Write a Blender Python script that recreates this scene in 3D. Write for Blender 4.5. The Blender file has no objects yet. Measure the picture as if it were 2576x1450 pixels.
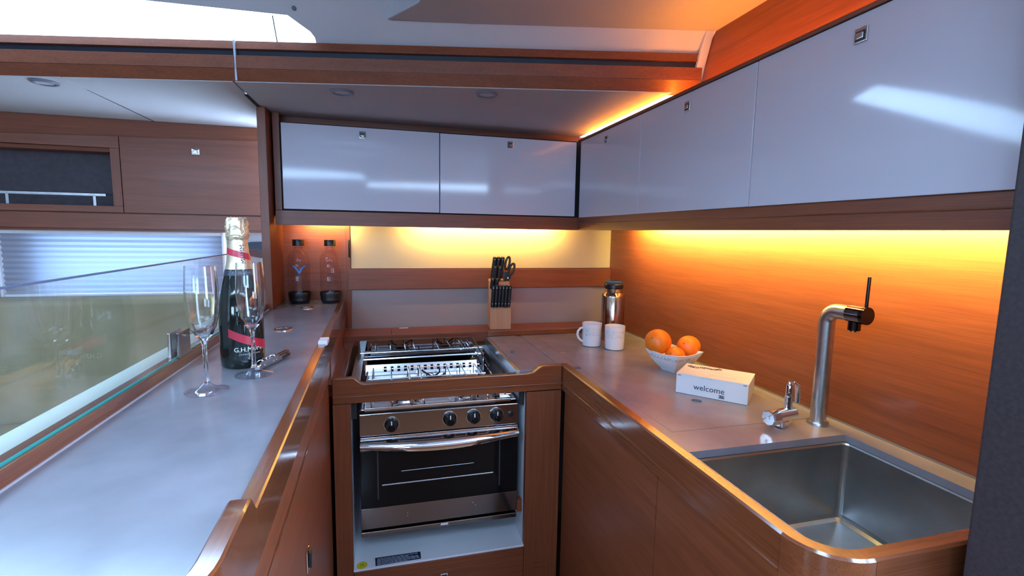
import bpy, bmesh, math, random
from mathutils import Vector, Matrix
random.seed(7)
S = bpy.context.scene
C = S.collection
PI = math.pi

# ------------------------------------------------------------------ camera
cam_d = bpy.data.cameras.new('camera')
cam = bpy.data.objects.new('camera', cam_d)
C.objects.link(cam)
yaw, pitch, roll = math.radians(14.7), math.radians(6.6), math.radians(0.95)
fw = Vector((math.sin(yaw)*math.cos(pitch), math.cos(yaw)*math.cos(pitch), -math.sin(pitch)))
r0 = Vector((math.cos(yaw), -math.sin(yaw), 0)); u0 = r0.cross(fw)
rt = math.cos(roll)*r0 + math.sin(roll)*u0; up = rt.cross(fw)
cam.matrix_world = Matrix(((rt.x, up.x, -fw.x, 0), (rt.y, up.y, -fw.y, 0), (rt.z, up.z, -fw.z, 1.32), (0, 0, 0, 1)))
cam_d.sensor_width = 36.0
cam_d.lens = 36.0*1212/2576
cam_d.clip_start = 0.01
S.camera = cam

# ------------------------------------------------------------------ world, exposure
w = bpy.data.worlds.new('overcast_sky'); S.world = w; w.use_nodes = True
bg = w.node_tree.nodes['Background']
bg.inputs[0].default_value = (0.46, 0.70, 1.0, 1)
SKY = 16.0
bg.inputs[1].default_value = SKY
S.view_settings.view_transform = 'Standard'
S.view_settings.look = 'None'
S.view_settings.gamma = 1
S.view_settings.use_curve_mapping = False
S.view_settings.exposure = 0.9
cy = S.cycles
cy.max_bounces = 14; cy.transparent_max_bounces = 16; cy.transmission_bounces = 10; cy.glossy_bounces = 6; cy.diffuse_bounces = 5
cy.caustics_reflective = False; cy.caustics_refractive = False
cy.sample_clamp_indirect = 6.0
cy.use_denoising = True

def portal(loc, rot, sx, sy):
    """sampling portal in a window opening: gives no light of its own, it only guides sky sampling"""
    d = bpy.data.lights.new('window_portal', 'AREA'); d.shape = 'RECTANGLE'; d.size = sx; d.size_y = sy
    d.cycles.is_portal = True
    o = bpy.data.objects.new('window_portal', d); C.objects.link(o)
    o.location = loc; o.rotation_euler = rot

# ------------------------------------------------------------------ materials
def new_mat(name):
    m = bpy.data.materials.new(name); m.use_nodes = True
    nt = m.node_tree; b = nt.nodes['Principled BSDF']
    return m, nt, b

def mat(name, col, rough=0.5, metal=0.0, coat=0.0, spec=0.5, noise=0.0, nscale=30.0, emit=None, estr=0, bump=0.0):
    m, nt, b = new_mat(name)
    b.inputs['Base Color'].default_value = (*col, 1)
    b.inputs['Roughness'].default_value = rough
    b.inputs['Metallic'].default_value = metal
    b.inputs['Coat Weight'].default_value = coat
    b.inputs['Coat Roughness'].default_value = 0.06
    b.inputs['Specular IOR Level'].default_value = spec
    if emit:
        b.inputs['Emission Color'].default_value = (*emit, 1); b.inputs['Emission Strength'].default_value = estr
    if noise or bump:
        tc = nt.nodes.new('ShaderNodeTexCoord'); n = nt.nodes.new('ShaderNodeTexNoise')
        n.inputs['Scale'].default_value = nscale; n.inputs['Detail'].default_value = 6
        nt.links.new(tc.outputs['Object'], n.inputs['Vector'])
        if noise:
            r = nt.nodes.new('ShaderNodeMapRange')
            r.inputs['From Min'].default_value = 0.3; r.inputs['From Max'].default_value = 0.7
            r.inputs['To Min'].default_value = 1-noise; r.inputs['To Max'].default_value = 1+noise
            nt.links.new(n.outputs['Fac'], r.inputs['Value'])
            mx = nt.nodes.new('ShaderNodeVectorMath'); mx.operation = 'SCALE'
            mx.inputs[0].default_value = col
            nt.links.new(r.outputs['Result'], mx.inputs['Scale'])
            nt.links.new(mx.outputs['Vector'], b.inputs['Base Color'])
        if bump:
            bp = nt.nodes.new('ShaderNodeBump'); bp.inputs['Strength'].default_value = bump; bp.inputs['Distance'].default_value = 0.002
            nt.links.new(n.outputs['Fac'], bp.inputs['Height']); nt.links.new(bp.outputs['Normal'], b.inputs['Normal'])
    return m

def wood(name, axis, dark, light, rough=0.42, coat=0.06, tone=1.0):
    """fine straight-grained veneer, grain along the given axis"""
    m, nt, b = new_mat(name)
    tc = nt.nodes.new('ShaderNodeTexCoord')
    def grain(along, across, detail):
        mp = nt.nodes.new('ShaderNodeMapping')
        mp.inputs['Scale'].default_value = [along if i == axis else across for i in range(3)]
        nt.links.new(tc.outputs['Object'], mp.inputs['Vector'])
        n = nt.nodes.new('ShaderNodeTexNoise'); n.inputs['Scale'].default_value = 1.0; n.inputs['Detail'].default_value = detail
        nt.links.new(mp.outputs['Vector'], n.inputs['Vector'])
        return n
    n1 = grain(2.2, 55, 5); n2 = grain(9, 420, 3)
    ad = nt.nodes.new('ShaderNodeMath'); ad.operation = 'MULTIPLY_ADD'; ad.inputs[1].default_value = 0.58
    nt.links.new(n2.outputs['Fac'], ad.inputs[0])
    sc = nt.nodes.new('ShaderNodeMath'); sc.operation = 'MULTIPLY'; sc.inputs[1].default_value = 0.42
    nt.links.new(n1.outputs['Fac'], sc.inputs[0]); nt.links.new(sc.outputs[0], ad.inputs[2])
    cr = nt.nodes.new('ShaderNodeValToRGB')
    cr.color_ramp.elements[0].position = 0.32; cr.color_ramp.elements[0].color = (*[c*tone for c in dark], 1)
    cr.color_ramp.elements[1].position = 0.66; cr.color_ramp.elements[1].color = (*[c*tone for c in light], 1)
    nt.links.new(ad.outputs[0], cr.inputs['Fac']); nt.links.new(cr.outputs['Color'], b.inputs['Base Color'])
    bp = nt.nodes.new('ShaderNodeBump'); bp.inputs['Strength'].default_value = 0.06; bp.inputs['Distance'].default_value = 0.001
    nt.links.new(n2.outputs['Fac'], bp.inputs['Height']); nt.links.new(bp.outputs['Normal'], b.inputs['Normal'])
    b.inputs['Roughness'].default_value = rough
    b.inputs['Coat Weight'].default_value = coat; b.inputs['Coat Roughness'].default_value = 0.12
    return m

def clear(name, tint=(1, 1, 1), refl=1.0, rough=0.0, haze=0.0, ior=1.5):
    """thin clear sheet: what is behind shows straight through, with fresnel reflection and a little haze"""
    m = bpy.data.materials.new(name); m.use_nodes = True
    nt = m.node_tree; nt.nodes.clear()
    out = nt.nodes.new('ShaderNodeOutputMaterial')
    tr = nt.nodes.new('ShaderNodeBsdfTransparent'); tr.inputs[0].default_value = (*tint, 1)
    gl = nt.nodes.new('ShaderNodeBsdfGlossy'); gl.inputs['Roughness'].default_value = rough; gl.inputs[0].default_value = (refl, refl, refl, 1)
    lw = nt.nodes.new('ShaderNodeLayerWeight'); lw.inputs['Blend'].default_value = 0.5      # facing = 1 - |cos|
    pw = nt.nodes.new('ShaderNodeMath'); pw.operation = 'POWER'; pw.inputs[1].default_value = 5.0
    nt.links.new(lw.outputs['Facing'], pw.inputs[0])
    f0 = ((ior-1)/(ior+1))**2
    fr = nt.nodes.new('ShaderNodeMath'); fr.operation = 'MULTIPLY_ADD'; fr.inputs[1].default_value = 1-f0; fr.inputs[2].default_value = f0
    nt.links.new(pw.outputs[0], fr.inputs[0])
    mx = nt.nodes.new('ShaderNodeMixShader')
    nt.links.new(fr.outputs[0], mx.inputs[0]); nt.links.new(tr.outputs[0], mx.inputs[1]); nt.links.new(gl.outputs[0], mx.inputs[2])
    last = mx
    if haze:
        df = nt.nodes.new('ShaderNodeBsdfDiffuse'); df.inputs[0].default_value = (0.8, 0.82, 0.85, 1)
        tc = nt.nodes.new('ShaderNodeTexCoord'); n = nt.nodes.new('ShaderNodeTexNoise'); n.inputs['Scale'].default_value = 7; n.inputs['Detail'].default_value = 6
        nt.links.new(tc.outputs['Object'], n.inputs['Vector'])
        r = nt.nodes.new('ShaderNodeMapRange'); r.inputs['From Min'].default_value = 0.5; r.inputs['From Max'].default_value = 0.75
        r.inputs['To Min'].default_value = haze*0.3; r.inputs['To Max'].default_value = haze*2.5
        nt.links.new(n.outputs['Fac'], r.inputs['Value'])
        m2 = nt.nodes.new('ShaderNodeMixShader'); nt.links.new(r.outputs['Result'], m2.inputs[0])
        nt.links.new(last.outputs[0], m2.inputs[1]); nt.links.new(df.outputs[0], m2.inputs[2]); last = m2
    nt.links.new(last.outputs[0], out.inputs[0])
    return m

def glassy(name, col=(1, 1, 1), rough=0.0, ior=1.45):
    m, nt, b = new_mat(name)
    b.inputs['Base Color'].default_value = (*col, 1); b.inputs['Roughness'].default_value = rough
    b.inputs['Transmission Weight'].default_value = 1.0; b.inputs['IOR'].default_value = ior
    return m

WD, WL = (0.138, 0.033, 0.0125), (0.235, 0.061, 0.0215)
wood_x = wood('cherry_veneer_across', 0, WD, WL)
wood_y = wood('cherry_veneer_along', 1, WD, WL)
wood_z = wood('cherry_veneer_upright', 2, WD, WL)
gloss_x = wood('varnished_trim_across', 0, (0.14, 0.036, 0.014), (0.225, 0.064, 0.024), 0.16, 0.7)
gloss_y = wood('varnished_trim_along', 1, (0.14, 0.036, 0.014), (0.225, 0.064, 0.024), 0.16, 0.7)
block_wood = wood('pale_beech', 2, (0.42, 0.19, 0.09), (0.56, 0.28, 0.14), 0.5, 0.0)
white_gloss = mat('white_gloss_lacquer', (0.56, 0.54, 0.61), 0.07, coat=0.0, spec=0.4)
liner_white = mat('white_vinyl_liner', (0.48, 0.465, 0.495), 0.55, bump=0.15, nscale=300)
soffit_mat = mat('pale_grey_fabric_liner', (0.46, 0.42, 0.44), 0.7, bump=0.3, nscale=400)
gel_white = mat('white_gelcoat', (0.72, 0.73, 0.78), 0.25)
shaded_cream = mat('shaded_cream_laminate', (0.31, 0.245, 0.24), 0.38)  # cream darkened in the base colour for shade on the lower back panel
counter_mat = mat('grey_stone_laminate', (0.225, 0.207, 0.232), 0.2, spec=0.5, noise=0.14, nscale=9)
dark_gap = mat('black_shadow_gap', (0.006, 0.005, 0.006), 0.8)
dark_ply = mat('dark_stained_bulkhead', (0.038, 0.027, 0.030), 0.5, noise=0.25, nscale=180)
groove_mat = mat('navy_groove_strip', (0.012, 0.016, 0.030), 0.35)
steel = mat('polished_stainless', (0.72, 0.71, 0.73), 0.14, 1.0)
steel_dark = mat('polished_dark_stainless', (0.30, 0.275, 0.285), 0.07, 1.0)
brushed = mat('brushed_stainless', (0.50, 0.50, 0.51), 0.30, 1.0, noise=0.10, nscale=60)
sink_steel = mat('satin_sink_steel', (0.42, 0.42, 0.42), 0.33, 1.0, noise=0.12, nscale=14)
chrome = mat('chrome', (0.80, 0.80, 0.82), 0.04, 1.0)
black_plastic = mat('black_plastic', (0.010, 0.010, 0.012), 0.3)
black_enamel = mat('black_cast_iron', (0.014, 0.014, 0.016), 0.5)
oven_glass = mat('black_oven_glass', (0.004, 0.004, 0.005), 0.04, spec=0.22)
white_ceramic = mat('white_ceramic', (0.78, 0.78, 0.82), 0.12, coat=0.3)
white_plastic = mat('white_plastic', (0.80, 0.76, 0.80), 0.35)
orange_mat = mat('orange_peel', (0.82, 0.18, 0.008), 0.42, noise=0.08, nscale=60, bump=0.25)
sofa_mat = mat('olive_beige_upholstery', (0.30, 0.235, 0.125), 0.8, noise=0.10, nscale=10, bump=0.2)
roll_mat = mat('cream_upholstery', (0.50, 0.50, 0.42), 0.6)
navy = mat('navy_tinted_pane', (0.006, 0.008, 0.022), 0.45)
floor_mat = wood('cabin_sole', 0, (0.11, 0.045, 0.02), (0.19, 0.08, 0.035), 0.3, 0.3)
ink = mat('dark_print', (0.03, 0.03, 0.06), 0.6)
faint_ink = mat('grey_print', (0.38, 0.36, 0.42), 0.6)
card = mat('white_card', (0.66, 0.64, 0.67), 0.55)
led_mat = mat('amber_led', (1, 0.6, 0.2), 0.5, emit=(1.0, 0.78, 0.20), estr=215)
led_top = mat('deep_amber_led', (1, 0.5, 0.1), 0.5, emit=(1.0, 0.30, 0.028), estr=46)
led_hot = mat('yellow_led', (1, 0.7, 0.3), 0.5, emit=(1.0, 0.74, 0.22), estr=88)

# ------------------------------------------------------------------ mesh helpers
class B:
    def __init__(self): self.bm = bmesh.new()
    def box(self, x0, x1, y0, y1, z0, z1):
        v = [self.bm.verts.new((x, y, z)) for x in (x0, x1) for y in (y0, y1) for z in (z0, z1)]
        for f in ((0, 1, 3, 2), (4, 6, 7, 5), (0, 4, 5, 1), (2, 3, 7, 6), (0, 2, 6, 4), (1, 5, 7, 3)):
            self.bm.faces.new([v[i] for i in f])
        return self
    def hexa(self, p):
        """eight corners: bottom four then top four, same turn"""
        v = [self.bm.verts.new(q) for q in p]
        for f in ((3, 2, 1, 0), (4, 5, 6, 7), (0, 1, 5, 4), (1, 2, 6, 5), (2, 3, 7, 6), (3, 0, 4, 7)):
            self.bm.faces.new([v[i] for i in f])
        return self
    def prism(self, pts, axis, a, b):
        """polygon pts in the plane of the two other axes, pulled along axis from a to b"""
        def mk(p, h):
            if axis == 0: return (h, p[0], p[1])
            if axis == 1: return (p[0], h, p[1])
            return (p[0], p[1], h)
        lo = [self.bm.verts.new(mk(p, a)) for p in pts]; hi = [self.bm.verts.new(mk(p, b)) for p in pts]
        n = len(pts)
        self.bm.faces.new(lo); self.bm.faces.new(hi[::-1])
        for i in range(n): self.bm.faces.new((lo[i], hi[i], hi[(i+1) % n], lo[(i+1) % n]))
        return self
    def lathe(self, prof, seg=32, c=(0, 0, 0), close=False):
        rings = []
        for r, z in prof:
            if r < 1e-6: rings.append([self.bm.verts.new((c[0], c[1], c[2]+z))])
            else: rings.append([self.bm.verts.new((c[0]+r*math.cos(2*PI*k/seg), c[1]+r*math.sin(2*PI*k/seg), c[2]+z)) for k in range(seg)])
        pairs = list(zip(rings[:-1], rings[1:]))
        if close: pairs.append((rings[-1], rings[0]))
        for a, b in pairs:
            for k in range(seg):
                k2 = (k+1) % seg
                if len(a) == 1 and len(b) == 1: continue
                if len(a) == 1: self.bm.faces.new((a[0], b[k], b[k2]))
                elif len(b) == 1: self.bm.faces.new((a[k], b[0], a[k2]))
                else: self.bm.faces.new((a[k], b[k], b[k2], a[k2]))
        return self
    def tube(self, pts, r, seg=12, cap=True):
        P = [Vector(p) for p in pts]; rings = []; prev = None
        rr = r if isinstance(r, (list, tuple)) else [r]*len(P)
        for i, p in enumerate(P):
            if i == 0: t = P[1]-P[0]
            elif i == len(P)-1: t = P[-1]-P[-2]
            else: t = (P[i+1]-P[i]).normalized()+(P[i]-P[i-1]).normalized()
            t.normalize()
            if prev is None:
                a = Vector((0, 0, 1)) if abs(t.z) < 0.9 else Vector((1, 0, 0))
                n = t.cross(a).normalized()
            else:
                n = (prev - t*prev.dot(t)).normalized()
            prev = n; m = t.cross(n)
            k = 1.0
            if 0 < i < len(P)-1:
                ca = (P[i+1]-P[i]).normalized().dot(t); k = 1/max(ca, 0.4)
            rings.append([self.bm.verts.new(p + (n*math.cos(2*PI*j/seg)+m*math.sin(2*PI*j/seg))*rr[i]*(k if False else 1)) for j in range(seg)])
        for a, b in zip(rings[:-1], rings[1:]):
            for j in range(seg): self.bm.faces.new((a[j], a[(j+1) % seg], b[(j+1) % seg], b[j]))
        if cap: self.bm.faces.new(rings[0][::-1]); self.bm.faces.new(rings[-1])
        return self
    def sphere(self, c, r, sc=(1, 1, 1), u=24, v=14):
        prof = [(r*math.sin(PI*i/v), -r*math.cos(PI*i/v)) for i in range(v+1)]
        prof[0] = (0, -r); prof[-1] = (0, r)
        n0 = len(self.bm.verts)
        self.lathe(prof, u)
        self.bm.verts.ensure_lookup_table()
        for q in self.bm.verts[n0:]: q.co = Vector((q.co.x*sc[0]+c[0], q.co.y*sc[1]+c[1], q.co.z*sc[2]+c[2]))
        return self
    def sweep(self, path, prof, closed=False):
        """profile (offset to the left of travel, z) swept along a plan path [(x, y, dz)] with mitred corners"""
        P = [Vector((p[0], p[1], 0)) for p in path]; rings = []
        for i, p in enumerate(P):
            d0 = (P[i]-P[i-1]).normalized() if i else (P[1]-P[0]).normalized()
            d1 = (P[i+1]-P[i]).normalized() if i < len(P)-1 else d0
            t = (d0+d1).normalized(); n = Vector((-t.y, t.x, 0)); k = 1/max(t.dot(d0), 0.5)
            dz = path[i][2] if len(path[i]) > 2 else 0
            rings.append([self.bm.verts.new((p.x+n.x*o*k, p.y+n.y*o*k, z+(dz if top else 0))) for o, z, top in prof])
        m = len(prof)
        for a, b in zip(rings[:-1], rings[1:]):
            for j in range(m): self.bm.faces.new((a[j], a[(j+1) % m], b[(j+1) % m], b[j]))
        self.bm.faces.new(rings[0][::-1]); self.bm.faces.new(rings[-1])
        return self
    def xform(self, M):
        bmesh.ops.transform(self.bm, matrix=M, verts=self.bm.verts); return self
    def build(self, name, m, parent=None, bevel=0.0, seg=2, smooth=False, world=True, angle=38):
        bm = self.bm
        bmesh.ops.remove_doubles(bm, verts=bm.verts, dist=1e-6)
        bmesh.ops.recalc_face_normals(bm, faces=bm.faces)
        if bevel:
            ed = [e for e in bm.edges if len(e.link_faces) == 2 and e.calc_face_angle(0) > 0.5]
            bmesh.ops.bevel(bm, geom=ed, offset=bevel, segments=seg, affect='EDGES', clamp_overlap=True, profile=0.5)
        if parent is not None and world:
            off = Vector((0, 0, 0)); q = parent
            while q is not None: off += q.location; q = q.parent
            bmesh.ops.translate(bm, vec=-off, verts=bm.verts)
        me = bpy.data.meshes.new(name); bm.to_mesh(me); bm.free()
        if smooth or bevel:
            for p in me.polygons: p.use_smooth = True
            me.set_sharp_from_angle(angle=math.radians(angle))
        me.materials.append(m)
        o = bpy.data.objects.new(name, me); C.objects.link(o)
        if bevel:      # keep big flat faces optically flat next to their rounded edges
            wn = o.modifiers.new('weighted_normals', 'WEIGHTED_NORMAL'); wn.keep_sharp = True; wn.weight = 100
        if parent is not None: o.parent = parent
        return o

def thing(name, label, cat, loc=(0, 0, 0), group=None, rz=0):
    o = bpy.data.objects.new(name, None); C.objects.link(o)
    o.empty_display_size = 0.05
    o.location = loc; o.rotation_euler = (0, 0, rz)
    o['label'] = label; o['category'] = cat
    if group: o['group'] = group
    return o
def tag(o, label, cat, group=None):
    o['label'] = label; o['category'] = cat
    if group: o['group'] = group
    return o
def struct(o, label=None):
    o['kind'] = 'structure'
    if label: o['label'] = label
    return o
def dup(root, loc, label, rz=0):
    r = root.copy(); C.objects.link(r); r.location = loc; r.rotation_euler = (0, 0, rz); r['label'] = label
    for ch in list(root.children):
        c = ch.copy(); C.objects.link(c); c.parent = r
        for g in list(ch.children):
            d = g.copy(); C.objects.link(d); d.parent = c
    return r

def text_mesh(name, s, size, m, parent, fn, spacing=1.0, extrude=0.0):
    """flat lettering as a mesh; fn maps the flat (x, y) of the lettering to a point in the parent's space"""
    cu = bpy.data.curves.new('lettering', 'FONT'); cu.body = s; cu.size = size; cu.space_character = spacing
    cu.align_x = 'CENTER'; cu.align_y = 'CENTER'; cu.resolution_u = 3
    to = bpy.data.objects.new('lettering', cu); C.objects.link(to)
    dg = bpy.context.evaluated_depsgraph_get(); dg.update()
    me = bpy.data.meshes.new_from_object(to.evaluated_get(dg))
    bpy.data.objects.remove(to); bpy.data.curves.remove(cu)
    bm = bmesh.new(); bm.from_mesh(me)
    bmesh.ops.subdivide_edges(bm, edges=[e for e in bm.edges if e.calc_length() > size*0.25], cuts=2)
    for v in bm.verts: v.co = Vector(fn(v.co.x, v.co.y))
    bm.to_mesh(me); bm.free()
    me.name = name; me.materials.clear(); me.materials.append(m)
    o = bpy.data.objects.new(name, me); C.objects.link(o); o.parent = parent
    return o

# ================================================================== STRUCTURE
def rail_y(x): return 1.446 - 0.231*x            # the coachroof side runs at a slant across the cabin
CEIL = 1.94
floor = struct(B().box(-3.2, 1.6, -2.0, 2.45, -0.05, 0.0).build('floor', floor_mat), 'cabin sole of brown boards below the galley')

# headlining with two hatch openings
def cells(bm_builder, xs, ys, z0, z1, holes):
    """deck panel between the two slanting coachroof sides, open where the hatches are"""
    def lim(x, y): return max(-(1.350-0.231*x), min(1.350-0.231*x, y))
    for i in range(len(xs)-1):
        for j in range(len(ys)-1):
            cx, cyy = (xs[i]+xs[i+1])/2, (ys[j]+ys[j+1])/2
            if any(h[0] < cx < h[1] and h[2] < cyy < h[3] for h in holes): continue
            xa, xb = xs[i], xs[i+1]
            q = [(xa, lim(xa, ys[j])), (xb, lim(xb, ys[j])), (xb, lim(xb, ys[j+1])), (xa, lim(xa, ys[j+1]))]
            bm_builder.hexa([(p[0], p[1], z0) for p in q] + [(p[0], p[1], z1) for p in q])
hatches = [(-0.52, 0.02, -0.42, 0.06), (-1.45, -0.80, 0.0, 0.70), (-2.6, -1.9, -0.35, 0.45), (0.75, 1.45, -0.95, -0.10)]  # first one read off door reflections, the unseen rest added for more daylight
b = B(); cells(b, sorted([-3.2, 1.6]+[v for h in hatches for v in h[:2]]), sorted([-2.0, 2.45]+[v for h in hatches for v in h[2:]]), CEIL, CEIL+0.05, hatches)
ceiling = struct(b.build('ceiling', liner_white), 'white cabin headlining overhead')
dp = B().prism([(0.007, 1.389), (0.082, 1.27), (0.13, 1.05), (0.16, 0.6), (0.16, 0.0), (1.0, 0.0), (1.0, 1.19), (0.875, 1.212), (0.56, 1.292), (0.28, 1.345)], 2, 1.872, CEIL)
dp.build('panel', liner_white, ceiling, bevel=0.006)
pane_mat = clear('window_acrylic', (0.93, 0.96, 0.98))
for i, h in enumerate(hatches):
    wn = struct(B().box(h[0]-0.03, h[0], h[2]-0.03, h[3]+0.03, CEIL-0.012, CEIL+0.06).box(h[1], h[1]+0.03, h[2]-0.03, h[3]+0.03, CEIL-0.012, CEIL+0.06)
        .box(h[0], h[1], h[2]-0.03, h[2], CEIL-0.012, CEIL+0.06).box(h[0], h[1], h[3], h[3]+0.03, CEIL-0.012, CEIL+0.06).build('window_%d' % (5+i), gel_white),
        'unseen deck hatch letting daylight through the headlining')
    B().box(h[0], h[1], h[2], h[3], CEIL+0.04, CEIL+0.046).build('pane', pane_mat, wn)
    portal(((h[0]+h[1])/2, (h[2]+h[3])/2, CEIL+0.055), (0, 0, 0), h[1]-h[0], h[3]-h[2])

def coach_side(sign, name, label, x_right):
    """sloped white coachroof side with its long window; built for the galley side and mirrored for the far side"""
    def pt(x, z, out=0.0):
        y = rail_y(x) - (z-1.826) + out
        return (x, sign*y, z+out*0.7)
    win = [(-2.5, 1.826), (-0.178, 1.826), (-0.180, 1.838), (-0.190, 1.849), (-0.243, 1.878), (-0.60, 1.897), (-1.2, 1.918), (-2.5, 1.925)]
    bm = bmesh.new()
    def quad(ps, back=False):
        f = [bm.verts.new(p) for p in ps]; bm.faces.new(f)
    top = CEIL+0.004
    polys = [[(-3.2, 1.80), (-2.5, 1.826), (-2.5, 1.925), (-2.5, top), (-3.2, top)],
             [(-2.5, 1.925), (-1.2, 1.918), (-1.2, top), (-2.5, top)], [(-1.2, 1.918), (-0.60, 1.897), (-0.6, top), (-1.2, top)],
             [(-0.60, 1.897), (-0.243, 1.878), (-0.243, top), (-0.6, top)],
             [(-0.243, 1.878), (-0.190, 1.849), (-0.180, 1.838), (-0.178, 1.826), (-0.178, 1.80), (0.3, 1.80), (0.3, top), (-0.243, top)],
             [(0.3, 1.80), (x_right, 1.80), (x_right, top), (0.3, top)],
             [(-3.2, 1.72), (-0.178, 1.72), (-0.178, 1.80), (-0.178, 1.826), (-2.5, 1.826), (-3.2, 1.80)]]
    for p in polys: quad([pt(x, z) for x, z in p])
    bmesh.ops.remove_doubles(bm, verts=bm.verts, dist=1e-5)
    g = bmesh.ops.extrude_face_region(bm, geom=list(bm.faces))
    ex = [v for v in g['geom'] if isinstance(v, bmesh.types.BMVert)]
    bmesh.ops.translate(bm, vec=(0, sign*0.02, 0.014), verts=ex)
    bb = B(); bb.bm.free(); bb.bm = bm
    wall = struct(bb.build(name, liner_white), label)
    return wall, pt, win
wall_coach, pt, win = coach_side(1, 'wall_coachroof', 'white sloping coachroof side above the wooden rail', 0.9)
bm = B(); bm.sphere(pt(-0.223, 1.891), 0.006, (1, 1, 1), 12, 8).build('screw_cap', mat('grey_cap', (0.12, 0.12, 0.15), 0.5), wall_coach, smooth=True)
def coach_window(n, sign, pt, win, label):
    q = [pt(x, z, 0.012) for x, z in win]; q2 = [pt(x, z, 0.017) for x, z in win]
    bb = B(); lo = [bb.bm.verts.new(p) for p in q]; hi = [bb.bm.verts.new(p) for p in q2]
    bb.bm.faces.new(lo); bb.bm.faces.new(hi[::-1])
    for i in range(len(q)): bb.bm.faces.new((lo[i], hi[i], hi[(i+1) % len(q)], lo[(i+1) % len(q)]))
    wo = struct(bb.build('window_%d' % n, pane_mat), label)
    a, c = Vector(pt(-0.281, 1.826, 0.0)), Vector(pt(-0.281, 1.877, 0.0))
    B().tube([a, c], 0.0016, 6).build('mullion', dark_gap, wo)
    p = Vector(pt(-1.35, 1.872, 0.03))
    portal(p, (-math.radians(45)*sign, 0, math.atan2(-0.231*sign, 1)), 2.44, 0.17)
    return wo
coach_window(1, 1, pt, win, 'long bright window in the coachroof side at upper left')
w2, pt2, win2 = coach_side(-1, 'wall_coachroof_far', 'white coachroof side across the cabin', 1.6)
coach_window(2, -1, pt2, win2, 'long window in the coachroof side across the cabin')

# hull side behind saloon and galley, with the blind's window opening
HW = [(-1.30, -0.72, 1.03, 1.27)]
b = B()
xs = [-3.2, -2.7, -1.75, -1.30, -0.72, -0.395]; zs = [0, 1.03, 1.27, 1.75]
for i in range(len(xs)-1):
    for j in range(len(zs)-1):
        cx, cz = (xs[i]+xs[i+1])/2, (zs[j]+zs[j+1])/2
        if any(h[0] < cx < h[1] and h[2] < cz < h[3] for h in HW): continue
        b.box(xs[i], xs[i+1], 2.33, 2.40, zs[j], zs[j+1])
wall_hull = struct(b.build('wall_hull', mat('grey_hull_liner', (0.42, 0.40, 0.43), 0.6)), 'hull liner behind the saloon sofa')
for i, h in enumerate(HW):
    wn = struct(B().box(h[0], h[1], 2.385, 2.391, h[2], h[3]).build('window_%d' % (3+i), pane_mat), 'hull window behind the pleated blind')
    portal(((h[0]+h[1])/2, 2.398, (h[2]+h[3])/2), (-PI/2, 0, 0), h[1]-h[0], h[3]-h[2])
wall_back = struct(B().box(-0.395, 1.3, 2.02, 2.06, 0, 1.75).build('wall_back', shaded_cream), 'cream back wall of the galley')
# back wall boards: nook board, upper cream panel, lower cream panel with shade in its colour, raised wooden band
B().box(-0.395, -0.147, 2.010, 2.021, 0.926, 1.40).build('nook_board', wood_x, wall_back)
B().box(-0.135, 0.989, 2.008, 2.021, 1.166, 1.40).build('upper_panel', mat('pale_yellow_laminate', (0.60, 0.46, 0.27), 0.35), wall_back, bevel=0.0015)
B().box(-0.147, 0.989, 1.998, 2.021, 1.082, 1.164).build('wooden_band', wood_x, wall_back, bevel=0.002)
B().box(-0.147, 0.93, 2.012, 2.021, 0.92, 1.080).build('lower_panel', shaded_cream, wall_back)
B().box(-0.153, -0.136, 2.003, 2.021, 0.926, 1.40).build('edge_strip', wood_z, wall_back, bevel=0.001)
B().tube([(-0.140, 2.0, 1.212), (-0.140, 1.996, 1.225), (-0.140, 1.996, 1.268), (-0.140, 2.0, 1.280)], 0.0035, 8).build('hinge', black_plastic, wall_back, smooth=True)

wall_right = struct(B().box(0.985, 1.02, 0.40, 2.06, 0.0, 1.40).build('wall_right', wood_y), 'wood veneered bulkhead behind the sink, lit amber from above')
B().box(0.875, 0.90, 0.40, 1.90, 1.6405, CEIL).build('upper_panel', wood_y, wall_right)
B().prism([(1.198, 1.880), (1.216, 1.835), (1.234, 1.790), (1.248, 1.745), (1.256, 1.69), (1.268, 1.69), (1.262, 1.745), (1.248, 1.790), (1.230, 1.835), (1.212, 1.880)], 0, 0.848, 0.874).build('trim_1', liner_white, None, bevel=0.004)
struct(bpy.data.objects['trim_1'], 'narrow white corner trim at the end of the wooden rail')
# closing walls of the cabin out of frame
struct(B().box(-3.25, -3.2, -2.0, 2.45, 0, 2.0).build('wall_left', shaded_cream), 'saloon bulkhead')
ADDED_HW = [(-2.5, -1.5), (-1.1, -0.2)]  # unseen openings added to light the cabinet fronts
b = B()
for x0, x1, z0, z1 in ((-3.2, 1.6, 0, 1.0), (-3.2, 1.6, 1.30, 1.72), (-3.2, -2.5, 1.0, 1.3), (-1.5, -1.1, 1.0, 1.3), (-0.2, 1.6, 1.0, 1.3)): b.box(x0, x1, -2.05, -2.0, z0, z1)
wf = struct(b.build('wall_front', shaded_cream), 'cabin side across from the galley')
B().box(-3.2, 1.6, -2.0, -1.97, 0, 0.95).build('lower_panel', wood_x, wf)  # unseen dark panel added for the steel stove front to reflect
for i, (x0, x1) in enumerate(ADDED_HW):
    struct(B().box(x0, x1, -2.04, -2.034, 1.0, 1.3).build('window_%d' % (9+i), pane_mat), 'unseen hull window added across the cabin to bring in daylight')
    portal(((x0+x1)/2, -2.046, 1.15), (PI/2, 0, 0), x1-x0, 0.30)
struct(B().box(-3.2, 1.6, -2.0, -1.40, 1.72, 1.75).build('trim_2', soffit_mat), 'soffit across the cabin')
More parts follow.
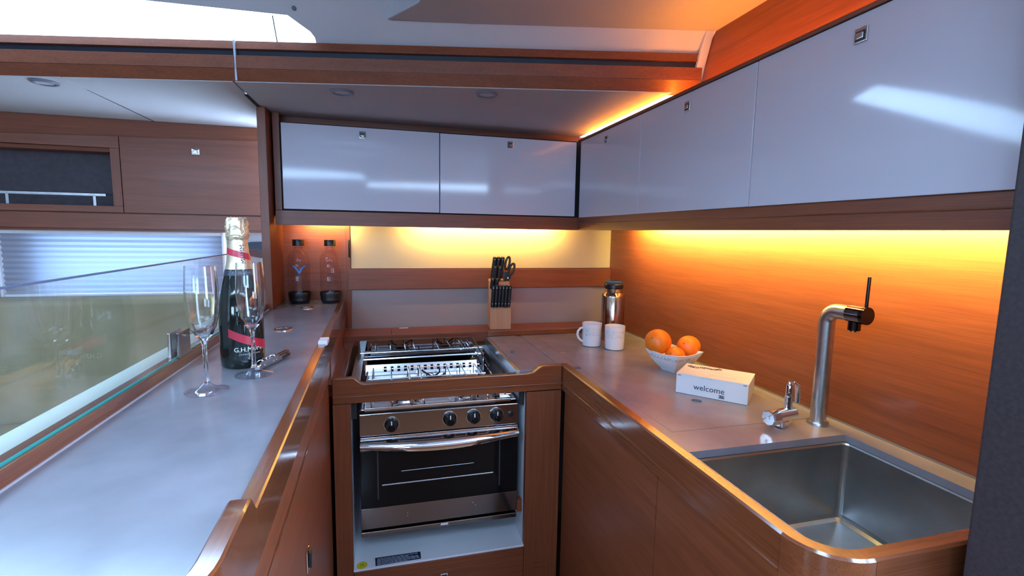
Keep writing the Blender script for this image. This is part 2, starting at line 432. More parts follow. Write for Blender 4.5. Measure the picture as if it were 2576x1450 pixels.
b = B().box(1.6, 1.65, -2.0, -1.0, 0, 2.0).box(1.6, 1.65, 0.05, 0.45, 0, 2.0).box(1.6, 1.65, -1.0, 0.05, 0, 0.85)  # unseen opening between these, widened to let in more daylight
struct(b.build('wall_companionway', gel_white), 'bulkhead around the companionway')
portal((1.63, -0.475, 1.4), (PI/2, 0, PI/2), 1.05, 1.1)
struct(B().box(0.705, 1.62, 0.30, 0.405, 0, CEIL).build('wall_bulkhead', dark_ply, bevel=0.006), 'dark bulkhead edge at the right of the galley')

# ------------------------------------------------------------------ soffit with downlights
sof = struct(bpy.data.objects.new('ceiling_soffit', None), 'pale grey soffit under the side deck with round downlights'); C.objects.link(sof)
def sof_panel(x0, x1, yb0, yb1):
    B().prism([(x0, rail_y(x0)-0.0), (x1, rail_y(x1)-0.0), (x1, yb1), (x0, yb0)], 2, 1.72, 1.735).build('panel', soffit_mat, sof, bevel=0.0015)
sof_panel(-3.2, -0.8545, 2.33, 2.33); sof_panel(-0.8515, -0.4035, 2.33, 2.33); sof_panel(-0.3985, 0.79, 2.05, 2.05)
B().box(-0.405, -0.397, 1.66, 1.86, 1.716, 1.7195).build('joint_strip', dark_gap, sof)
B().hexa([(-0.8535, 1.76, 1.7192), (-0.8525, 1.76, 1.7192), (-0.8505, 2.19, 1.7192), (-0.8555, 2.19, 1.7192), (-0.8535, 1.76, 1.7199), (-0.8525, 1.76, 1.7199), (-0.8505, 2.19, 1.7199), (-0.8555, 2.19, 1.7199)]).build('joint_strip', dark_gap, sof)
def downlight(x, y, label):
    t = thing('downlight', label, 'light', (x, y, 1.72), 'round downlights in the soffit')
    B().lathe([(0.0215, -0.0005), (0.0325, -0.0005), (0.0325, -0.003), (0.029, -0.006), (0.024, -0.006), (0.0215, -0.0035)], 32, close=True).build('ring', mat_ring, t, smooth=True, world=False)
    B().lathe([(0, -0.0015), (0.0213, -0.0015), (0.0213, -0.0035), (0, -0.0045)], 24).build('lens', mat_lens, t, smooth=True, world=False)
    return t
mat_ring = mat('grey_bezel', (0.16, 0.15, 0.19), 0.35); mat_lens = mat('frosted_lens', (0.42, 0.41, 0.47), 0.4)
downlight(-0.924, 1.702, 'round downlight above the saloon at far left')
downlight(-0.120, 1.541, 'round downlight above the upper cabinet, left of two over the stove')
downlight(0.290, 1.432, 'round downlight above the upper cabinet nearest the amber glow')

# ------------------------------------------------------------------ wooden rail under the coachroof window
rail = thing('overhead_rail', 'long wooden rail with dark groove under the coachroof window', 'rail', (0, rail_y(0), 1.72))
def rail_board(name, x0, x1, z0, z1, out0, out1, m, dz_left=0.0):
    def q(x, z, o): return (x, rail_y(x)-o, z)
    th = 0.03
    B().hexa([q(x0, z0, out0), q(x1, z0, out0), (x1, rail_y(x1)+th, z0), (x0, rail_y(x0)+th, z0),
              q(x0, z1, out1), q(x1, z1, out1), (x1, rail_y(x1)+th, z1), (x0, rail_y(x0)+th, z1)]).build(name, m, rail, bevel=0.0008)
for (a, c) in ((-3.2, -0.3945), (-0.3885, 0.862)):
    rail_board('lower_board', a, c, 1.722, 1.752, 0.0, 0.016, wood_x)
    rail_board('face_board', a, c, 1.7525, 1.786, 0.016, 0.016, wood_x)
    rail_board('groove_strip', a, c, 1.7865, 1.8025, 0.004, 0.004, groove_mat)
    rail_board('top_lip', a, c, 1.803, 1.825, 0.016, 0.012, wood_x)
rail_board('joint_strip', -0.3943, -0.3887, 1.722, 1.826, 0.010, 0.017, mat('pale_joint', (0.5, 0.5, 0.6), 0.4))

# ------------------------------------------------------------------ latch used on many doors
def latch_parts(parent, loc, nrm, scale=1.0):
    """square push latch: bezel > button; nrm is the direction the door faces, in plan"""
    px, py, pz = loc; ang = math.atan2(nrm[1], nrm[0])+PI/2
    s = scale
    M = Matrix.Translation(loc) @ Matrix.Rotation(ang, 4, 'Z')
    be = B().box(-0.011*s, 0.011*s, -0.003, 0.0004, -0.012*s, 0.012*s).xform(M).build('latch', chrome, parent, bevel=0.0028, seg=3)
    b = B().box(-0.0065*s, 0.0065*s, -0.0065, -0.0030, -0.0065*s, 0.0065*s).xform(M)
    b.build('button', chrome, parent, bevel=0.0022, seg=3)
    b = B().box(-0.0085*s, 0.0085*s, -0.0034, -0.0028, -0.0095*s, 0.0095*s).xform(M)
    b.build('recess', black_plastic, parent)



# ================================================================== UPPER CABINETS
uc = thing('wall_cabinet', 'white gloss two-door wall cabinet above the stove', 'cabinet', (0.2, 1.88, 1.333))
B().box(-0.374, 0.985, 1.882, 2.007, 1.362, 1.690).box(-0.374, 0.985, 1.930, 2.007, 1.690, 1.7185).build('body', wood_x, uc)
B().box(-0.374, 0.775, 1.866, 1.8815, 1.333, 1.384).build('valance', wood_x, uc, bevel=0.001)
B().box(-0.374, -0.352, 1.868, 1.8815, 1.385, 1.718).build('side_stile', wood_z, uc, bevel=0.001)
B().box(-0.3515, 0.775, 1.8805, 1.883, 1.3845, 1.69).build('shadow_gap', dark_gap, uc)
def door(parent, b, latches, nrm, m=white_gloss):
    d = b.build('door', m, parent, bevel=0.0022)
    for l in latches:
        px = Vector(l); ang = math.atan2(nrm[1], nrm[0])+PI/2
        M = Matrix.Translation(px) @ Matrix.Rotation(ang, 4, 'Z')
        B().box(-0.0115, 0.0115, -0.0030, 0.0004, -0.0125, 0.0125).xform(M).build('latch', chrome, d, bevel=0.0028, seg=3)
        B().box(-0.0085, 0.0085, -0.0036, -0.0029, -0.0095, 0.0060).xform(M).build('latch_recess', black_plastic, d)
        B().box(-0.0065, 0.0065, -0.0062, -0.0030, -0.0070, 0.0030).xform(M).build('latch_button', chrome, d, bevel=0.0020, seg=3)
    return d
door(uc, B().box(-0.346, 0.1985, 1.860, 1.8800, 1.389, 1.684), [(-0.076, 1.860, 1.658)], (0, -1))
door(uc, B().box(0.2010, 0.747, 1.860, 1.8800, 1.388, 1.683), [(0.471, 1.860, 1.656)], (0, -1))

rc = thing('wall_cabinet', 'white gloss three-door wall cabinet above the sink', 'cabinet', (0.87, 1.1, 1.333))
B().box(0.779, 0.984, 0.41, 1.8815, 1.362, 1.6835).build('body', wood_y, rc)
B().box(0.763, 0.778, 0.41, 1.8655, 1.333, 1.384).build('valance', wood_y, rc, bevel=0.001)
B().box(0.7605, 0.763, 0.41, 1.850, 1.3605, 1.3625).build('valance_bead', gloss_y, rc)
B().box(0.7775, 0.7795, 0.41, 1.86, 1.3845, 1.69).build('shadow_gap', dark_gap, rc)
B().box(0.752, 0.772, 0.41, 1.86, 1.6850, 1.6925).build('top_ledge', wood_y, rc, bevel=0.001)
for y0, y1, ly in ((0.415, 0.8905, 0.660), (0.8925, 1.366, 1.132), (1.368, 1.842, 1.606)):
    door(rc, B().box(0.757, 0.7770, y0, y1, 1.383, 1.684), [(0.757, ly, 1.650)], (-1, 0))

# amber LED strips (real light sources of the galley)
def led(x0, x1, y0, y1, z0, z1, m, label, shield):
    t = thing('led_strip', label, 'light', ((x0+x1)/2, (y0+y1)/2, z0), 'amber light strips around the cabinets')
    B().box(x0, x1, y0, y1, z0, z1).build('diffuser', m, t)
    B().box(*shield).build('light_shield', brushed, t)  # unseen plate added to hold back the strip's light on one side
    return t
led(-0.30, -0.14, 1.943, 1.945, 1.345, 1.359, led_hot, 'amber light strip hidden above the two black-capped bottles', (-0.30, -0.14, 1.9405, 1.9428, 1.3415, 1.3615))
led(0.10, 0.72, 1.943, 1.945, 1.345, 1.359, led_hot, 'amber light strip hidden above the yellow-lit back panel', (0.10, 0.72, 1.9405, 1.9428, 1.3415, 1.3615))
led(0.893, 0.895, 0.43, 1.74, 1.345, 1.359, led_mat, 'amber light strip hidden above the wooden wall by the sink', (0.8905, 0.8928, 0.43, 1.74, 1.3415, 1.3615))
led(0.796, 0.806, 0.45, 1.85, 1.6865, 1.6885, led_top, 'amber light strip on top of the right wall cabinet', (0.795, 0.807, 0.449, 1.851, 1.6838, 1.6863))

# ------------------------------------------------------------------ divider panel left of the nook
B_div = B().box(-0.407, -0.380, 1.80, 2.05, 1.041, 1.7195).build('divider_panel', wood_z, bevel=0.002)
tag(B_div, 'upright wooden end panel between saloon and bottle nook', 'panel')

# ================================================================== LEFT COUNTER (peninsula)
ZL = 1.04
def xo(y): return -0.146 + (1.34-y)*0.0215     # outer face of the peninsula, slightly tapered
lc = thing('worktop', 'grey peninsula worktop with wooden edging holding the wine and glasses', 'worktop', (-0.28, 1.0, ZL))
top_poly = [(-0.396, 2.009), (-0.396, 0.30)]
# rounded near corner
W = 0.020
ccy, R = 0.392, 0.060
ccx = xo(ccy)-W-R
arc = [(ccx+R*math.cos(a), ccy+R*math.sin(a)) for a in [(-90+90*k/10)*PI/180 for k in range(11)]]
inner = [(-0.396, ccy-R)] + arc + [(xo(0.5)-W, 0.50), (xo(2.009)-W, 2.009)]
B().prism([(-0.396, 2.009)] + inner, 2, ZL-0.03, ZL).build('slab', counter_mat, lc)
# left upstand carrying the glass
B().box(-0.424, -0.3962, 0.20, 1.798, ZL-0.06, 1.0615).build('upstand', gloss_y, lc, bevel=0.002)
B().box(-0.3962, -0.3935, 0.32, 1.798, ZL, ZL+0.0012).build('seal_line', mat('pale_sealant', (0.5, 0.46, 0.5), 0.5), lc)
# edging: low flush section, then a raised section that turns the corner
ys = [0.50, 0.7, 1.0, 1.22, 1.5, 1.8, 2.0085]
prof_low = [(0, ZL-0.055, 0), (-W, ZL-0.055, 0), (-W, ZL+0.002, 1), (-W+0.002, ZL+0.004, 1), (-0.002, ZL+0.004, 1), (0, ZL+0.002, 1)]
B().sweep([(xo(y)-W, y, 0) for y in ys], prof_low).build('edging', gloss_y, lc, smooth=True, angle=28)
path = [(xo(0.4995)-W, 0.4995, 0.0), (xo(0.497)-W, 0.497, 0.001), (xo(0.484)-W, 0.484, 0.0175), (xo(0.479)-W, 0.479, 0.0195), (xo(0.44)-W, 0.44, 0.020)]
path += [(x, y, 0.020) for x, y in arc[::-1]] + [(-0.30, ccy-R, 0.020), (-0.396, ccy-R, 0.020)]
B().sweep(path, [(W, ZL-0.055, 0), (0, ZL-0.055, 0), (0, ZL+0.003, 1), (0.0022, ZL+0.005, 1), (W-0.0022, ZL+0.005, 1), (W, ZL+0.003, 1)]).build('raised_edging', gloss_y, lc, smooth=True, angle=28)
B().box(-0.1475, -0.1255, 1.215, 1.262, ZL, ZL+0.012).xform(Matrix.Translation((-0.014+0.0, 0, 0))).build('white_stop', white_plastic, lc, bevel=0.003, seg=3)
for (x, y, hot) in ((-0.273, 1.819, 0), (-0.281, 1.436, 1)):
    f = B().lathe([(0.016, 0.0002), (0.026, 0.0002), (0.026, 0.0022), (0.023, 0.003), (0.019, 0.003), (0.016, 0.0015)], 32, (x, y, ZL), close=True).build('flush_ring', chrome, lc, smooth=True)
    B().lathe([(0, 0.0004), (0.0158, 0.0004), (0.0158, 0.0012), (0, 0.0014)], 24, (x, y, ZL)).build('ring_well', black_plastic, f, smooth=True)
    B().box(x-0.013, x+0.013, y-0.003, y+0.003, ZL+0.0014, ZL+0.003).build('ring_bar', chrome, f, bevel=0.0008)

# peninsula body below the worktop
pb = thing('base_cabinet', 'dark wood peninsula cabinet front left of the stove', 'cabinet', (-0.27, 0.9, 0))
def strip(y0, y1, z0, z1, o0, o1, name, m, par, bev=0.001):
    B().hexa([(xo(y0)-o0, y0, z0), (xo(y1)-o0, y1, z0), (xo(y1)-o0-0.02, y1, z0), (xo(y0)-o0-0.02, y0, z0),
              (xo(y0)-o1, y0, z1), (xo(y1)-o1, y1, z1), (xo(y1)-o1-0.02, y1, z1), (xo(y0)-o1-0.02, y0, z1)]).build(name, m, par, bevel=bev)
B().prism([(-0.42, 0.37), (xo(0.37)-0.03, 0.37), (xo(1.33)-0.03, 1.33), (-0.165, 1.338), (-0.18, 2.009), (-0.42, 2.009)], 2, 0.0, ZL-0.0605).build('body', wood_y, pb)
strip(0.36, 1.338, 0.935, 0.983, 0.004, 0.004, 'upper_rail', wood_y, pb)
pd = None
B().hexa([(xo(0.36)-0.008, 0.36, 0.10), (xo(1.336)-0.008, 1.336, 0.10), (xo(1.336)-0.028, 1.336, 0.10), (xo(0.36)-0.028, 0.36, 0.10),
          (xo(0.36)-0.008, 0.36, 0.931), (xo(1.336)-0.008, 1.336, 0.931), (xo(1.336)-0.028, 1.336, 0.931), (xo(0.36)-0.028, 0.36, 0.931)]).build('door', wood_y, pb, bevel=0.0015)
dl = pb.children[-1]
for dz, nm, m in ((0, 'latch', chrome),):
    l = B().box(-0.0115, 0.0115, -0.004, 0.0, -0.02, 0.02).xform(Matrix.Translation((xo(0.86)-0.008, 0.86, 0.735)) @ Matrix.Rotation(PI/2, 4, 'Z')).build('latch', chrome, pb, bevel=0.002)
    B().box(-0.006, 0.006, -0.009, -0.004, -0.014, 0.014).xform(Matrix.Translation((xo(0.86)-0.008, 0.86, 0.735)) @ Matrix.Rotation(PI/2, 4, 'Z')).build('latch_button', black_plastic, l, bevel=0.002)
# bead lines
strip(0.36, 1.338, 0.983, 0.9855, 0.001, 0.001, 'bead', gloss_y, pb, 0)
strip(0.36, 1.338, 0.931, 0.9345, 0.0025, 0.0025, 'bead', gloss_y, pb, 0)

# glass screen on the upstand
gs = thing('glass_screen', 'clear glass screen standing along the saloon side of the peninsula', 'screen', (-0.406, 1.0, 1.0615))
gp = [(0.18, 1.0635), (1.79, 1.0635), (1.79, 1.215)] + [(1.755+0.035*math.cos(a), 1.215+0.035*math.sin(a)) for a in [k*PI/2/8 for k in range(1, 9)]] + [(0.18, 1.25)]
B().prism(gp, 0, -0.410, -0.402).build('pane', clear('screen_glass', (0.95, 0.965, 0.955), haze=0.03), gs)
B().box(-0.4105, -0.4015, 0.18, 1.755, 1.2495, 1.2512).build('top_edge', mat('dull_glass_edge', (0.10, 0.12, 0.20), 0.2), gs)
B().box(-0.4035, -0.4015, 0.18, 1.79, 1.0616, 1.0646).build('bottom_edge', mat('teal_glass_edge', (0.03, 0.30, 0.28), 0.12), gs)
for (ya, yb) in ((1.063, 1.118),):
    k = B().box(-0.4012, -0.3955, ya, yb, 1.0618, 1.112).build('clamp', steel_dark, gs, bevel=0.0012)
    B().box(-0.4165, -0.4108, ya, yb, 1.0618, 1.112).build('clamp', steel, gs, bevel=0.0012)

# ================================================================== STOVE BAY
fc = thing('stove_surround', 'wooden cabinet surround with white recess around the stove', 'cabinet', (0.15, 1.36, 0))
B().box(-0.146, -0.101, 1.342, 1.362, 0.0, 0.845).build('stile', wood_z, fc, bevel=0.001)
B().box(0.404, 0.5135, 1.342, 1.362, 0.0, 0.843).build('stile', wood_z, fc, bevel=0.001)
dr = B().box(-0.0995, 0.4025, 1.340, 1.360, 0.06, 0.345).build('drawer', wood_x, fc, bevel=0.0015)
M = Matrix.Translation((0.156, 1.340, 0.289))
B().box(-0.0115, 0.0115, -0.003, 0, -0.0125, 0.0125).xform(M).build('latch', chrome, dr, bevel=0.0028, seg=3)
B().box(-0.0085, 0.0085, -0.0055, -0.003, -0.0095, 0.0085).xform(M).build('latch_button', black_plastic, dr, bevel=0.001)
for z in (0.283, 0.268):
    B().box(0.438, 0.470, 1.3405, 1.343, z, z+0.0022).build('vent_slot', gloss_x, fc)
rec = B().box(-0.101, 0.404, 1.345, 1.90, 0.345, 0.351).box(-0.104, -0.101, 1.362, 1.90, 0.345, 0.86).box(0.404, 0.407, 1.362, 1.90, 0.345, 0.86).box(-0.104, 0.407, 1.895, 1.90, 0.345, 0.86)
rec = rec.build('recess', gel_white, fc)
B().box(0.388, 0.4035, 1.372, 1.392, 0.445, 0.485).build('stop_block', wood_z, fc, bevel=0.001)
B().box(-0.145, -0.106, 1.343, 1.362, 0.8375, 0.8455).build('bracket', black_enamel, fc)
B().box(-0.1005, -0.086, 1.372, 1.39, 0.79, 0.845).build('bracket', black_enamel, fc)
B().box(0.392, 0.4035, 1.368, 1.39, 0.795, 0.845).build('bracket', black_enamel, fc)
# printed labels on the recess floor
lab = B().hexa([(-0.041, 1.349, 0.3512), (0.089, 1.352, 0.3512), (0.089, 1.384, 0.3512), (-0.043, 1.385, 0.3512),
                (-0.041, 1.349, 0.3518), (0.089, 1.352, 0.3518), (0.089, 1.384, 0.3518), (-0.043, 1.385, 0.3518)]).build('warning_label', mat('dark_label', (0.012, 0.016, 0.035), 0.4), rec)
b = B(); random.seed(3)
for r in range(6):
    x = -0.037; y = 1.3785-r*0.0052
    while x < (0.082 if r not in (5, 1) else 0.045):
        wd = random.uniform(0.004, 0.013); b.box(x, min(x+wd, 0.085), y-0.0011, y+0.0011, 0.3518, 0.3520); x += wd+0.002
b.build('label_print', mat('pale_print', (0.45, 0.48, 0.60), 0.5), rec)['kind'] = 'stuff'
B().lathe([(0, 0), (0.015, 0), (0.015, 0.0008), (0, 0.0008)], 24, (-0.079, 1.361, 0.3512)).build('sticker', mat('yellow_sticker', (0.62, 0.52, 0.03), 0.4), rec)
text_mesh('sticker_print', 'H', 0.013, ink, rec, lambda x, y: (-0.079+x-0.15, 1.361+y-1.36, 0.3523))
bpy.data.objects['sticker_print'].location = (0, 0, 0)
# bay sides above the stove
B().box(-0.160, -0.120, 1.364, 1.850, 0.862, 0.902).build('side_rim', gloss_y, fc, bevel=0.0015)
def sb(y, o, z): return (xo(y)-o, y, z)
B().hexa([sb(1.342, 0.018, 0.9025), sb(1.342, 0.001, 0.9025), sb(1.995, 0.001, 0.9025), sb(1.995, 0.018, 0.9025), sb(1.342, 0.018, 0.9845), sb(1.342, 0.001, 0.9845), sb(1.995, 0.001, 0.9845), sb(1.995, 0.018, 0.9845)]).build('side_board', wood_y, fc)
B().box(-0.109, -0.082, 1.40, 1.83, 0.862, 0.866).build('side_flange', brushed, fc)

# wooden sill behind the stove
sl = thing('sill', 'wooden sill running behind the stove and the grey worktop', 'shelf', (0.4, 1.93, 0.90))
B().box(-0.1575, 0.983, 1.852, 1.9975, 0.886, 0.925).build('board', wood_x, sl, bevel=0.0015)
B().box(0.386, 0.85, 1.840, 1.8518, 0.9075, 0.927).build('lip', gloss_x, sl, bevel=0.0015)
B().box(0.048, 0.083, 1.972, 1.982, 0.925, 0.9262).build('latch_plate', white_plastic, sl, bevel=0.0004)
B().box(0.0155, 0.0175, 1.86, 1.945, 0.9250, 0.9256).build('joint', dark_gap, sl)

# crash bar in front of the stove
bar = B().prism([(-0.146, 0.846), (0.5135, 0.846), (0.5135, 0.922), (0.452, 0.922), (0.443, 0.918), (0.425, 0.904), (0.405, 0.9005), (-0.062, 0.8995), (-0.072, 0.902), (-0.088, 0.916), (-0.094, 0.918), (-0.146, 0.918)], 1, 1.3405, 1.3635)
cb = thing('crash_bar', 'varnished wooden bar with dipped middle across the front of the stove', 'rail', (0.18, 1.35, 0.846))
bar.build('bar', gloss_x, cb, bevel=0.003)
B().box(-0.146, 0.5135, 1.3380, 1.3410, 0.864, 0.8675).build('bead', gloss_x, cb, bevel=0.0008)

# ================================================================== STOVE
st = thing('stove', 'stainless steel gimballed gas stove with black glass oven door', 'stove', (0.154, 1.6, 0.426))
FY = 1.384
B().box(-0.078, 0.386, FY+0.012, 1.83, 0.43, 0.800).build('body', steel_dark, st, bevel=0.002)
# control panel
cp = B().prism([(FY-0.004, 0.732), (FY+0.014, 0.730), (FY+0.014, 0.806), (FY+0.006, 0.806), (FY-0.002, 0.795)], 0, -0.080, 0.388).build('control_panel', steel_dark, st, bevel=0.0015)
B().box(-0.078, 0.386, FY-0.010, FY+0.012, 0.724, 0.7305).build('panel_lip', steel, st, bevel=0.001)
B().box(-0.066, 0.366, FY-0.002, FY+0.02, 0.806, 0.814).build('hob_front_lip', steel, st, bevel=0.0015)
for (x, z) in ((0.009, 0.763), (0.177, 0.766), (0.249, 0.7665), (0.319, 0.7665)):
    Mk = Matrix.Translation((x, FY-0.003, z)) @ Matrix.Rotation(PI/2, 4, 'X')
    k = B().lathe([(0, -0.001), (0.0205, -0.001), (0.0205, 0.003), (0.0185, 0.004), (0.0175, 0.019), (0.0155, 0.0215), (0, 0.0215)], 32).xform(Mk).build('knob', black_plastic, st, smooth=True)
    B().lathe([(0.0205, -0.0012), (0.0222, -0.0012), (0.0222, 0.002), (0.0205, 0.002)], 32, close=True).xform(Mk).build('knob_ring', steel, k, smooth=True)
    B().box(-0.0015, 0.0015, 0.004, 0.0165, 0.0215, 0.0222).xform(Mk).build('knob_pointer', white_plastic, k)
    B().lathe([(0, 0.0214), (0.009, 0.0214), (0.009, 0.028), (0.0075, 0.0295), (0, 0.0295)], 20).xform(Matrix.Translation((0, 0, -0.004)) @ Mk).build('knob_cap', oven_glass, k, smooth=True)
Mk = Matrix.Translation((0.364, FY-0.003, 0.764)) @ Matrix.Rotation(PI/2, 4, 'X')
B().lathe([(0, -0.001), (0.0085, -0.001), (0.0085, 0.003), (0.005, 0.004), (0.005, 0.009), (0, 0.0095)], 20).xform(Mk).build('igniter', black_plastic, st, smooth=True)
# oven door: steel frame strips, black glass, bowed handle
od = B().box(-0.080, 0.388, FY-0.004, FY+0.011, 0.449, 0.720).build('oven_door', black_enamel, st, bevel=0.002)
B().box(-0.0795, 0.3875, FY-0.0085, FY-0.004, 0.515, 0.690).build('door_glass', oven_glass, od, bevel=0.001)
B().box(-0.0795, 0.3875, FY-0.0085, FY-0.004, 0.451, 0.5145).build('door_bottom_plate', steel_dark, od, bevel=0.001)
B().box(-0.0795, 0.3875, FY-0.0095, FY-0.004, 0.6905, 0.7195).build('door_top_plate', steel_dark, od, bevel=0.001)
# the inside seen through the glass: shelf rails
B().tube([(-0.020, FY-0.0092, 0.583), (0.310, FY-0.0092, 0.585)], 0.0028, 8).build('shelf_rail', steel, od, smooth=True)
B().tube([(0.035, FY-0.0090, 0.620), (0.250, FY-0.0090, 0.622)], 0.0010, 8).build('shelf_rail', brushed, od, smooth=True)
for x in (-0.031, 0.330):
    B().box(x-0.002, x+0.002, FY-0.0092, FY-0.0086, 0.540, 0.690).build('inner_edge', mat('dim_edge', (0.03, 0.035, 0.045), 0.3), od)
for (x, z) in ((0.052, 0.487), (0.052, 0.478), (0.248, 0.493), (0.256, 0.484)):
    B().sphere((x, FY-0.0088, z), 0.0016, (1, 0.6, 1), 8, 6).build('rivet', steel, od, smooth=True)
hp = []
b = B(); n = 24; rows = []
for i in range(n+1):
    t = i/n; x = -0.078 + 0.464*t
    bow = 0.020+0.016*math.sin(PI*t); drop = 0.012*math.sin(PI*t)
    zt = 0.7235; zb = 0.702-0.016*math.sin(PI*t)
    sec = [(FY-0.009, zt), (FY-0.009-bow*0.55, zt-0.003), (FY-0.009-bow, zt-0.012-drop*0.4), (FY-0.009-bow*0.95, zb+0.003), (FY-0.009-bow*0.55, zb), (FY-0.009, zb+0.006)]
    rows.append([b.bm.verts.new((x, y, z)) for y, z in sec])
for a, c in zip(rows[:-1], rows[1:]):
    for j in range(6): b.bm.faces.new((a[j], a[(j+1) % 6], c[(j+1) % 6], c[j]))
b.bm.faces.new(rows[0]); b.bm.faces.new(rows[-1][::-1])
b.build('handle', chrome, od, smooth=True, angle=70)
B().box(-0.080, 0.388, FY-0.006, FY+0.02, 0.4255, 0.4405).build('bottom_trim', steel_dark, st, bevel=0.001)
B().box(-0.080, 0.388, FY-0.0085, FY-0.006, 0.4385, 0.4415).build('bottom_bead', steel, st, bevel=0.0006)
B().box(0.150, 0.172, FY-0.0090, FY-0.0055, 0.4330, 0.4385).build('catch', white_plastic, st)
# hob
hb = B().box(-0.076, 0.384, FY+0.008, 1.79, 0.800, 0.808).build('hob', steel, st, bevel=0.002)
def burner(x, y, r):
    q = B().lathe([(r*1.25, 0), (r*1.2, 0.006), (r*1.0, 0.010), (r*0.98, 0.004), (0, 0.004)], 32, (x, y, 0.808)).build('burner', steel, st, smooth=True)
    B().lathe([(0, 0.006), (r*0.8, 0.006), (r*0.8, 0.012), (r*0.66, 0.015), (0, 0.016)], 32, (x, y, 0.808)).build('burner_cap', black_enamel, q, smooth=True)
    arms = B()
    for k in range(4):
        a = PI/4+k*PI/2
        arms.tube([(x+r*0.35*math.cos(a), y+r*0.35*math.sin(a), 0.829), (x+r*1.1*math.cos(a), y+r*1.1*math.sin(a), 0.836), (x+r*1.5*math.cos(a+0.2), y+r*1.5*math.sin(a+0.2), 0.846)], 0.0030, 8)
    arms.lathe([(0, 0.016), (r*0.5, 0.016), (r*0.5, 0.021), (0, 0.023)], 20, (x, y, 0.808))
    arms.build('pan_star', black_enamel, q, smooth=True)
burner(0.052, 1.470, 0.040); burner(0.245, 1.462, 0.034); burner(0.150, 1.605, 0.030)
# stainless pan-support grid
gz = 0.846
for y in (1.412, 1.555, 1.668):
    B().tube([(-0.060, y, gz), (0.320, y, gz)], 0.0022, 8).build('grid_rod', steel, st, smooth=True)
for x in (-0.047, 0.012, 0.069, 0.105, 0.199, 0.249, 0.299):
    B().tube([(x, 1.412, 0.808), (x, 1.412, gz+0.004), (x, 1.43, gz+0.006), (x, 1.66, gz+0.006), (x, 1.668, gz+0.004), (x, 1.668, 0.808)], 0.0020, 8).build('grid_rod', steel, st, smooth=True)
for x in (-0.068, 0.326, 0.352):
    B().tube([(x, 1.40, 0.826), (x, 1.72, 0.826)], 0.0040, 8).build('side_rod', chrome, st, smooth=True)
B().box(0.334, 0.372, 1.405, 1.56, 0.808, 0.822).build('clamp_block', chrome, st, bevel=0.003)
B().box(0.318, 0.345, 1.41, 1.44, 0.808, 0.818).build('clamp_block', black_plastic, st, bevel=0.003)
B().tube([(0.300, 1.735, 0.838), (0.318, 1.735, 0.838)], 0.016, 14).build('side_plug', black_plastic, st, smooth=True)
# vented rear strip: built round its fifteen slots
vs = B(); x0v, x1v = -0.074, 0.318
pitch_v = 0.0232; first = 0.010-0.018
def vq(u): return (1.700+0.013*u, 0.816+0.034*u)   # tilted face
edges = [x0v]
sl_x = [first+k*pitch_v for k in range(14)]
def vent_box(xa, xb, ua, ub):
    (ya, za), (yb, zb) = vq(ua), vq(ub)
    vs.hexa([(xa, ya, za-0.002), (xb, ya, za-0.002), (xb, yb, zb-0.002), (xa, yb, zb-0.002), (xa, ya, za), (xb, ya, za), (xb, yb, zb), (xa, yb, zb)])
vent_box(x0v, x1v, 0, 0.28); vent_box(x0v, x1v, 0.78, 1)
prev = x0v
for sx in sl_x:
    vent_box(prev, sx-0.005, 0.28, 0.78); prev = sx+0.005
vent_box(prev, x1v, 0.28, 0.78)
vs.box(x0v, x1v, 1.699, 1.702, 0.808, 0.816)
vs.build('vent_strip', steel, st)
B().box(x0v, x1v, 1.7145, 1.7165, 0.809, 0.850).build('vent_back', dark_gap, st)
# folded-up dark glass lid leaning at the back, with its two steel rails
lid_mat = mat('smoked_lid_glass', (0.30, 0.31, 0.33), 0.03, 1.0)
B().hexa([(-0.088, 1.776, 0.812), (0.350, 1.776, 0.812), (0.350, 1.782, 0.812), (-0.088, 1.782, 0.812),
          (-0.096, 1.7765, 0.923), (0.306, 1.7765, 0.923), (0.306, 1.7825, 0.923), (-0.096, 1.7825, 0.923)]).build('lid', lid_mat, st)
B().tube([(-0.092, 1.757, 0.858), (0.352, 1.752, 0.862)], 0.0042, 8).build('lid_rail', steel, st, smooth=True)
B().tube([(-0.094, 1.766, 0.880), (0.350, 1.762, 0.884)], 0.0020, 8).build('lid_rail', steel, st, smooth=True)
B().tube([(0.352, 1.752, 0.808), (0.352, 1.752, 0.866)], 0.0050, 8).build('lid_post', steel, st, smooth=True)
B().tube([(-0.093, 1.757, 0.808), (-0.093, 1.757, 0.862)], 0.0030, 8).build('lid_post', steel, st, smooth=True)
B().tube([(-0.097, 1.70, 0.835), (-0.098, 1.775, 0.921)], 0.0022, 8).build('lid_arm', steel, st, smooth=True)
B().tube([(0.357, 1.66, 0.836), (0.312, 1.775, 0.923)], 0.0025, 8).build('lid_arm', steel, st, smooth=True)
for x in (-0.0995, 0.366):
    B().box(x-0.003, x+0.003, 1.50, 1.83, 0.74, 0.86).build('hinge_plate', black_enamel, st)

# ================================================================== RIGHT COUNTER
ZR = 0.907
FX = 0.515
rw = thing('worktop', 'grey worktop with sink cut-out and fruit, running along the right wall', 'worktop', (0.75, 1.1, ZR))
SX0, SX1, SY0, SY1 = 0.557, 0.933, 0.460, 0.765
TH = 0.015
b = B()
def slab(x0, x1, y0, y1): b.box(x0, x1, y0, y1, ZR-TH, ZR)
g = 0.0007
